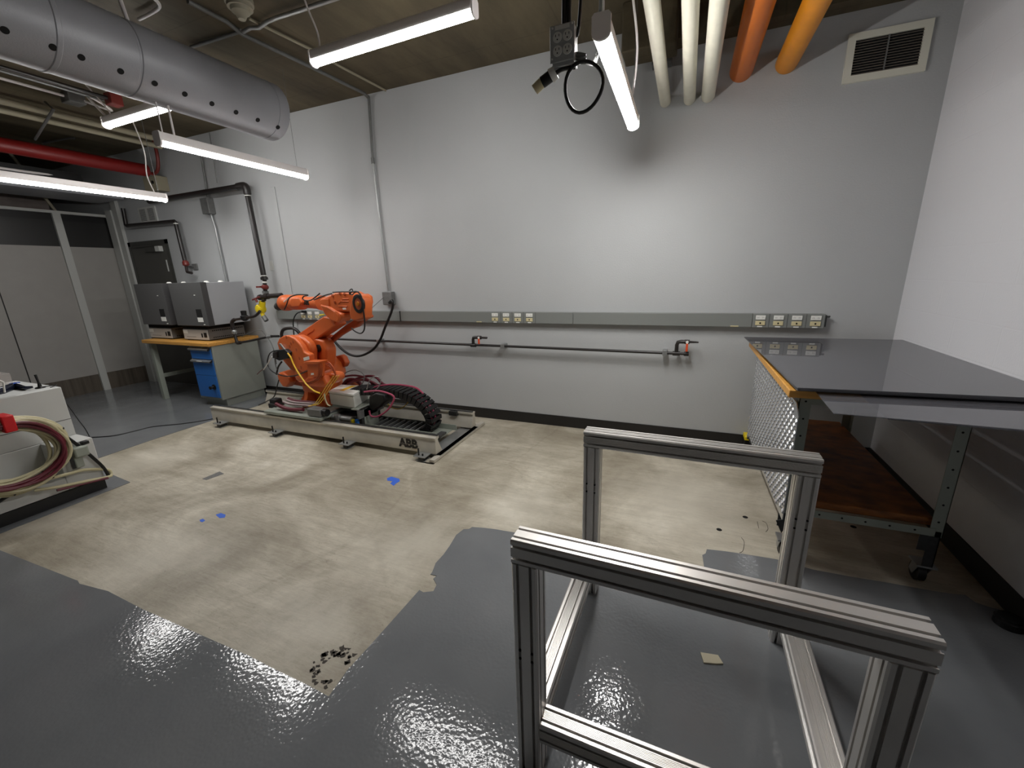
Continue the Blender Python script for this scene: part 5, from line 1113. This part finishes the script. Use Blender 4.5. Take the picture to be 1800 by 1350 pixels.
# ------------------------------------------------------------------ small floor items
def patch(name, label, cat, pts, m, z=.0005, t_=.0008): return tag(MB().prism([(x, y, z) for x, y in pts][::-1], (0, 0, t_)).build(name, m, smooth=False), label, cat)
def zp(P_): return [(p_[0], p_[1]) for p_ in P_]
patch('tape_piece', 'crooked piece of blue tape on the bare concrete nearest the track', 'tape', zp([(-2.094, 2.367, 0.0), (-2.078, 2.403, 0.0), (-1.992, 2.392, 0.0), (-1.965, 2.362, 0.0), (-1.971, 2.322, 0.0), (-1.966, 2.286, 0.0), (-2.014, 2.307, 0.0), (-2.02, 2.343, 0.0), (-2.065, 2.337, 0.0)]), TAPEB)
patch('tape_piece', 'larger scrap of blue tape on the concrete left of centre', 'tape', zp([(-2.89, 1.542, 0.0), (-2.877, 1.569, 0.0), (-2.821, 1.566, 0.0), (-2.793, 1.54, 0.0), (-2.82, 1.523, 0.0)]), TAPEB)
patch('tape_piece', 'smallest scrap of blue tape on the concrete left of centre', 'tape', zp([(-2.931, 1.462, 0.0), (-2.923, 1.479, 0.0), (-2.886, 1.471, 0.0), (-2.883, 1.451, 0.0), (-2.905, 1.45, 0.0)]), TAPEB)
patch('floor_label', 'grey rectangular label stuck on the bare concrete left of the track', 'label', zp([(-3.547, 1.858, 0.0), (-3.541, 1.997, 0.0), (-3.46, 1.981, 0.0), (-3.489, 1.857, 0.0)]), GREYL)
patch('paper_scrap', 'torn beige scrap on the grey floor inside the aluminium frame', 'paper', zp([(0.163, 1.542, 0.004), (0.229, 1.553, 0.004), (0.246, 1.519, 0.004), (0.218, 1.508, 0.004), (0.174, 1.497, 0.004)]), PAPER, .0035, .006)
for i_, c in enumerate([(0.454, 2.699, 0.0), (0.292, 2.5, 0.0), (1.042, 2.799, 0.0)]):
    m_ = MB().lathe((c[0], c[1], .0004), (0, 0, 1), [(0, .016), (.0008, .012)], 12)
    tag(m_.build('anchor_hole', BLACKH), ['dark anchor hole in the concrete, nearer the bench foot', 'dark anchor hole in the concrete, further from the bench', 'dark stain spot on the concrete under the steel bench'][i_], 'hole')
tag(MB().lathe((1.405, 2.16, .0035), (0, 0, 1), [(0, .05), (.03, .05), (.035, .04), (.04, .04)], 24).build('black_round_piece', BLACK), 'black round object on the floor at the right edge by the baseboard', 'floor object')  # unidentified black object, drawn as a low round disc
# dirty patch at the corner of the bare concrete
rng = random.Random(3); m_ = MB()
for k in range(85):
    a_ = rng.random() * 2 * math.pi; r_ = .055 + rng.random() * .05
    x, y = -1.235 + r_ * math.cos(a_) * .9, .94 + r_ * math.sin(a_); s_ = .003 + rng.random() * .008
    if x > -1.175 - (.01) or y < .868: continue
    n_ = 7; ph = rng.random() * 6
    m_.prism([(x + s_ * (1 + .5 * math.sin(3 * j + ph)) * math.cos(2 * math.pi * j / n_), y + s_ * (1 + .4 * math.cos(2 * j + ph)) * math.sin(2 * math.pi * j / n_), .0004) for j in range(n_)][::-1], (0, 0, .0006))
o = m_.build('tar_specks', STAIN, smooth=False); tag(o, 'dark specks of dirt at the near corner of the bare concrete', 'dirt'); o['kind'] = 'stuff'
# chalk / pencil scribbles
def scrib(label, P_): tag(MB().tube([(p_[0], p_[1], .001) for p_ in P_], .0012, 5, smooth=4).build('floor_scribble', STAIN), label, 'mark')
scrib('thin dark pencil stroke on the concrete, right one beside the anchor hole', [(0.547, 2.686, 0.0), (0.565, 2.667, 0.0), (0.565, 2.604, 0.0), (0.548, 2.568, 0.0)])
scrib('thin dark pencil stroke on the concrete, left one beside the anchor hole', [(0.516, 2.669, 0.0), (0.515, 2.593, 0.0)])
scrib('thin dark pencil curve on the concrete close to the grey paint', [(0.407, 2.458, 0.0), (0.417, 2.417, 0.0), (0.402, 2.33, 0.0), (0.382, 2.302, -0.0)])
# repeats carry one group phrase each
GROUPS = {'white_pipe': 'white painted ceiling pipes', 'beige_pipe': 'pair of beige ceiling pipes', 'box_oven': 'ovens on the left workbench', 'acrylic_sheet': 'plastic sheets stacked on the steel bench',
          'anchor_hole': 'dark spots in the concrete', 'floor_scribble': 'pencil marks on the concrete', 'brace_bar': 'brace bars above the left partition', 'floor_cable': 'black cords on the floor', 'hose': 'loose hoses behind the control box', 'wire_loop': 'wire loops over the hoses'}
for o in list(COL.objects):
    k = o.name.split('.')[0]
    if o.parent is None and k in GROUPS and 'label' in o.keys(): o['group'] = GROUPS[k]
for o in COL.objects:
    if o.parent is None and o.name.split('.')[0] == 'tape_piece': o['group'] = 'scraps of blue tape on the concrete'
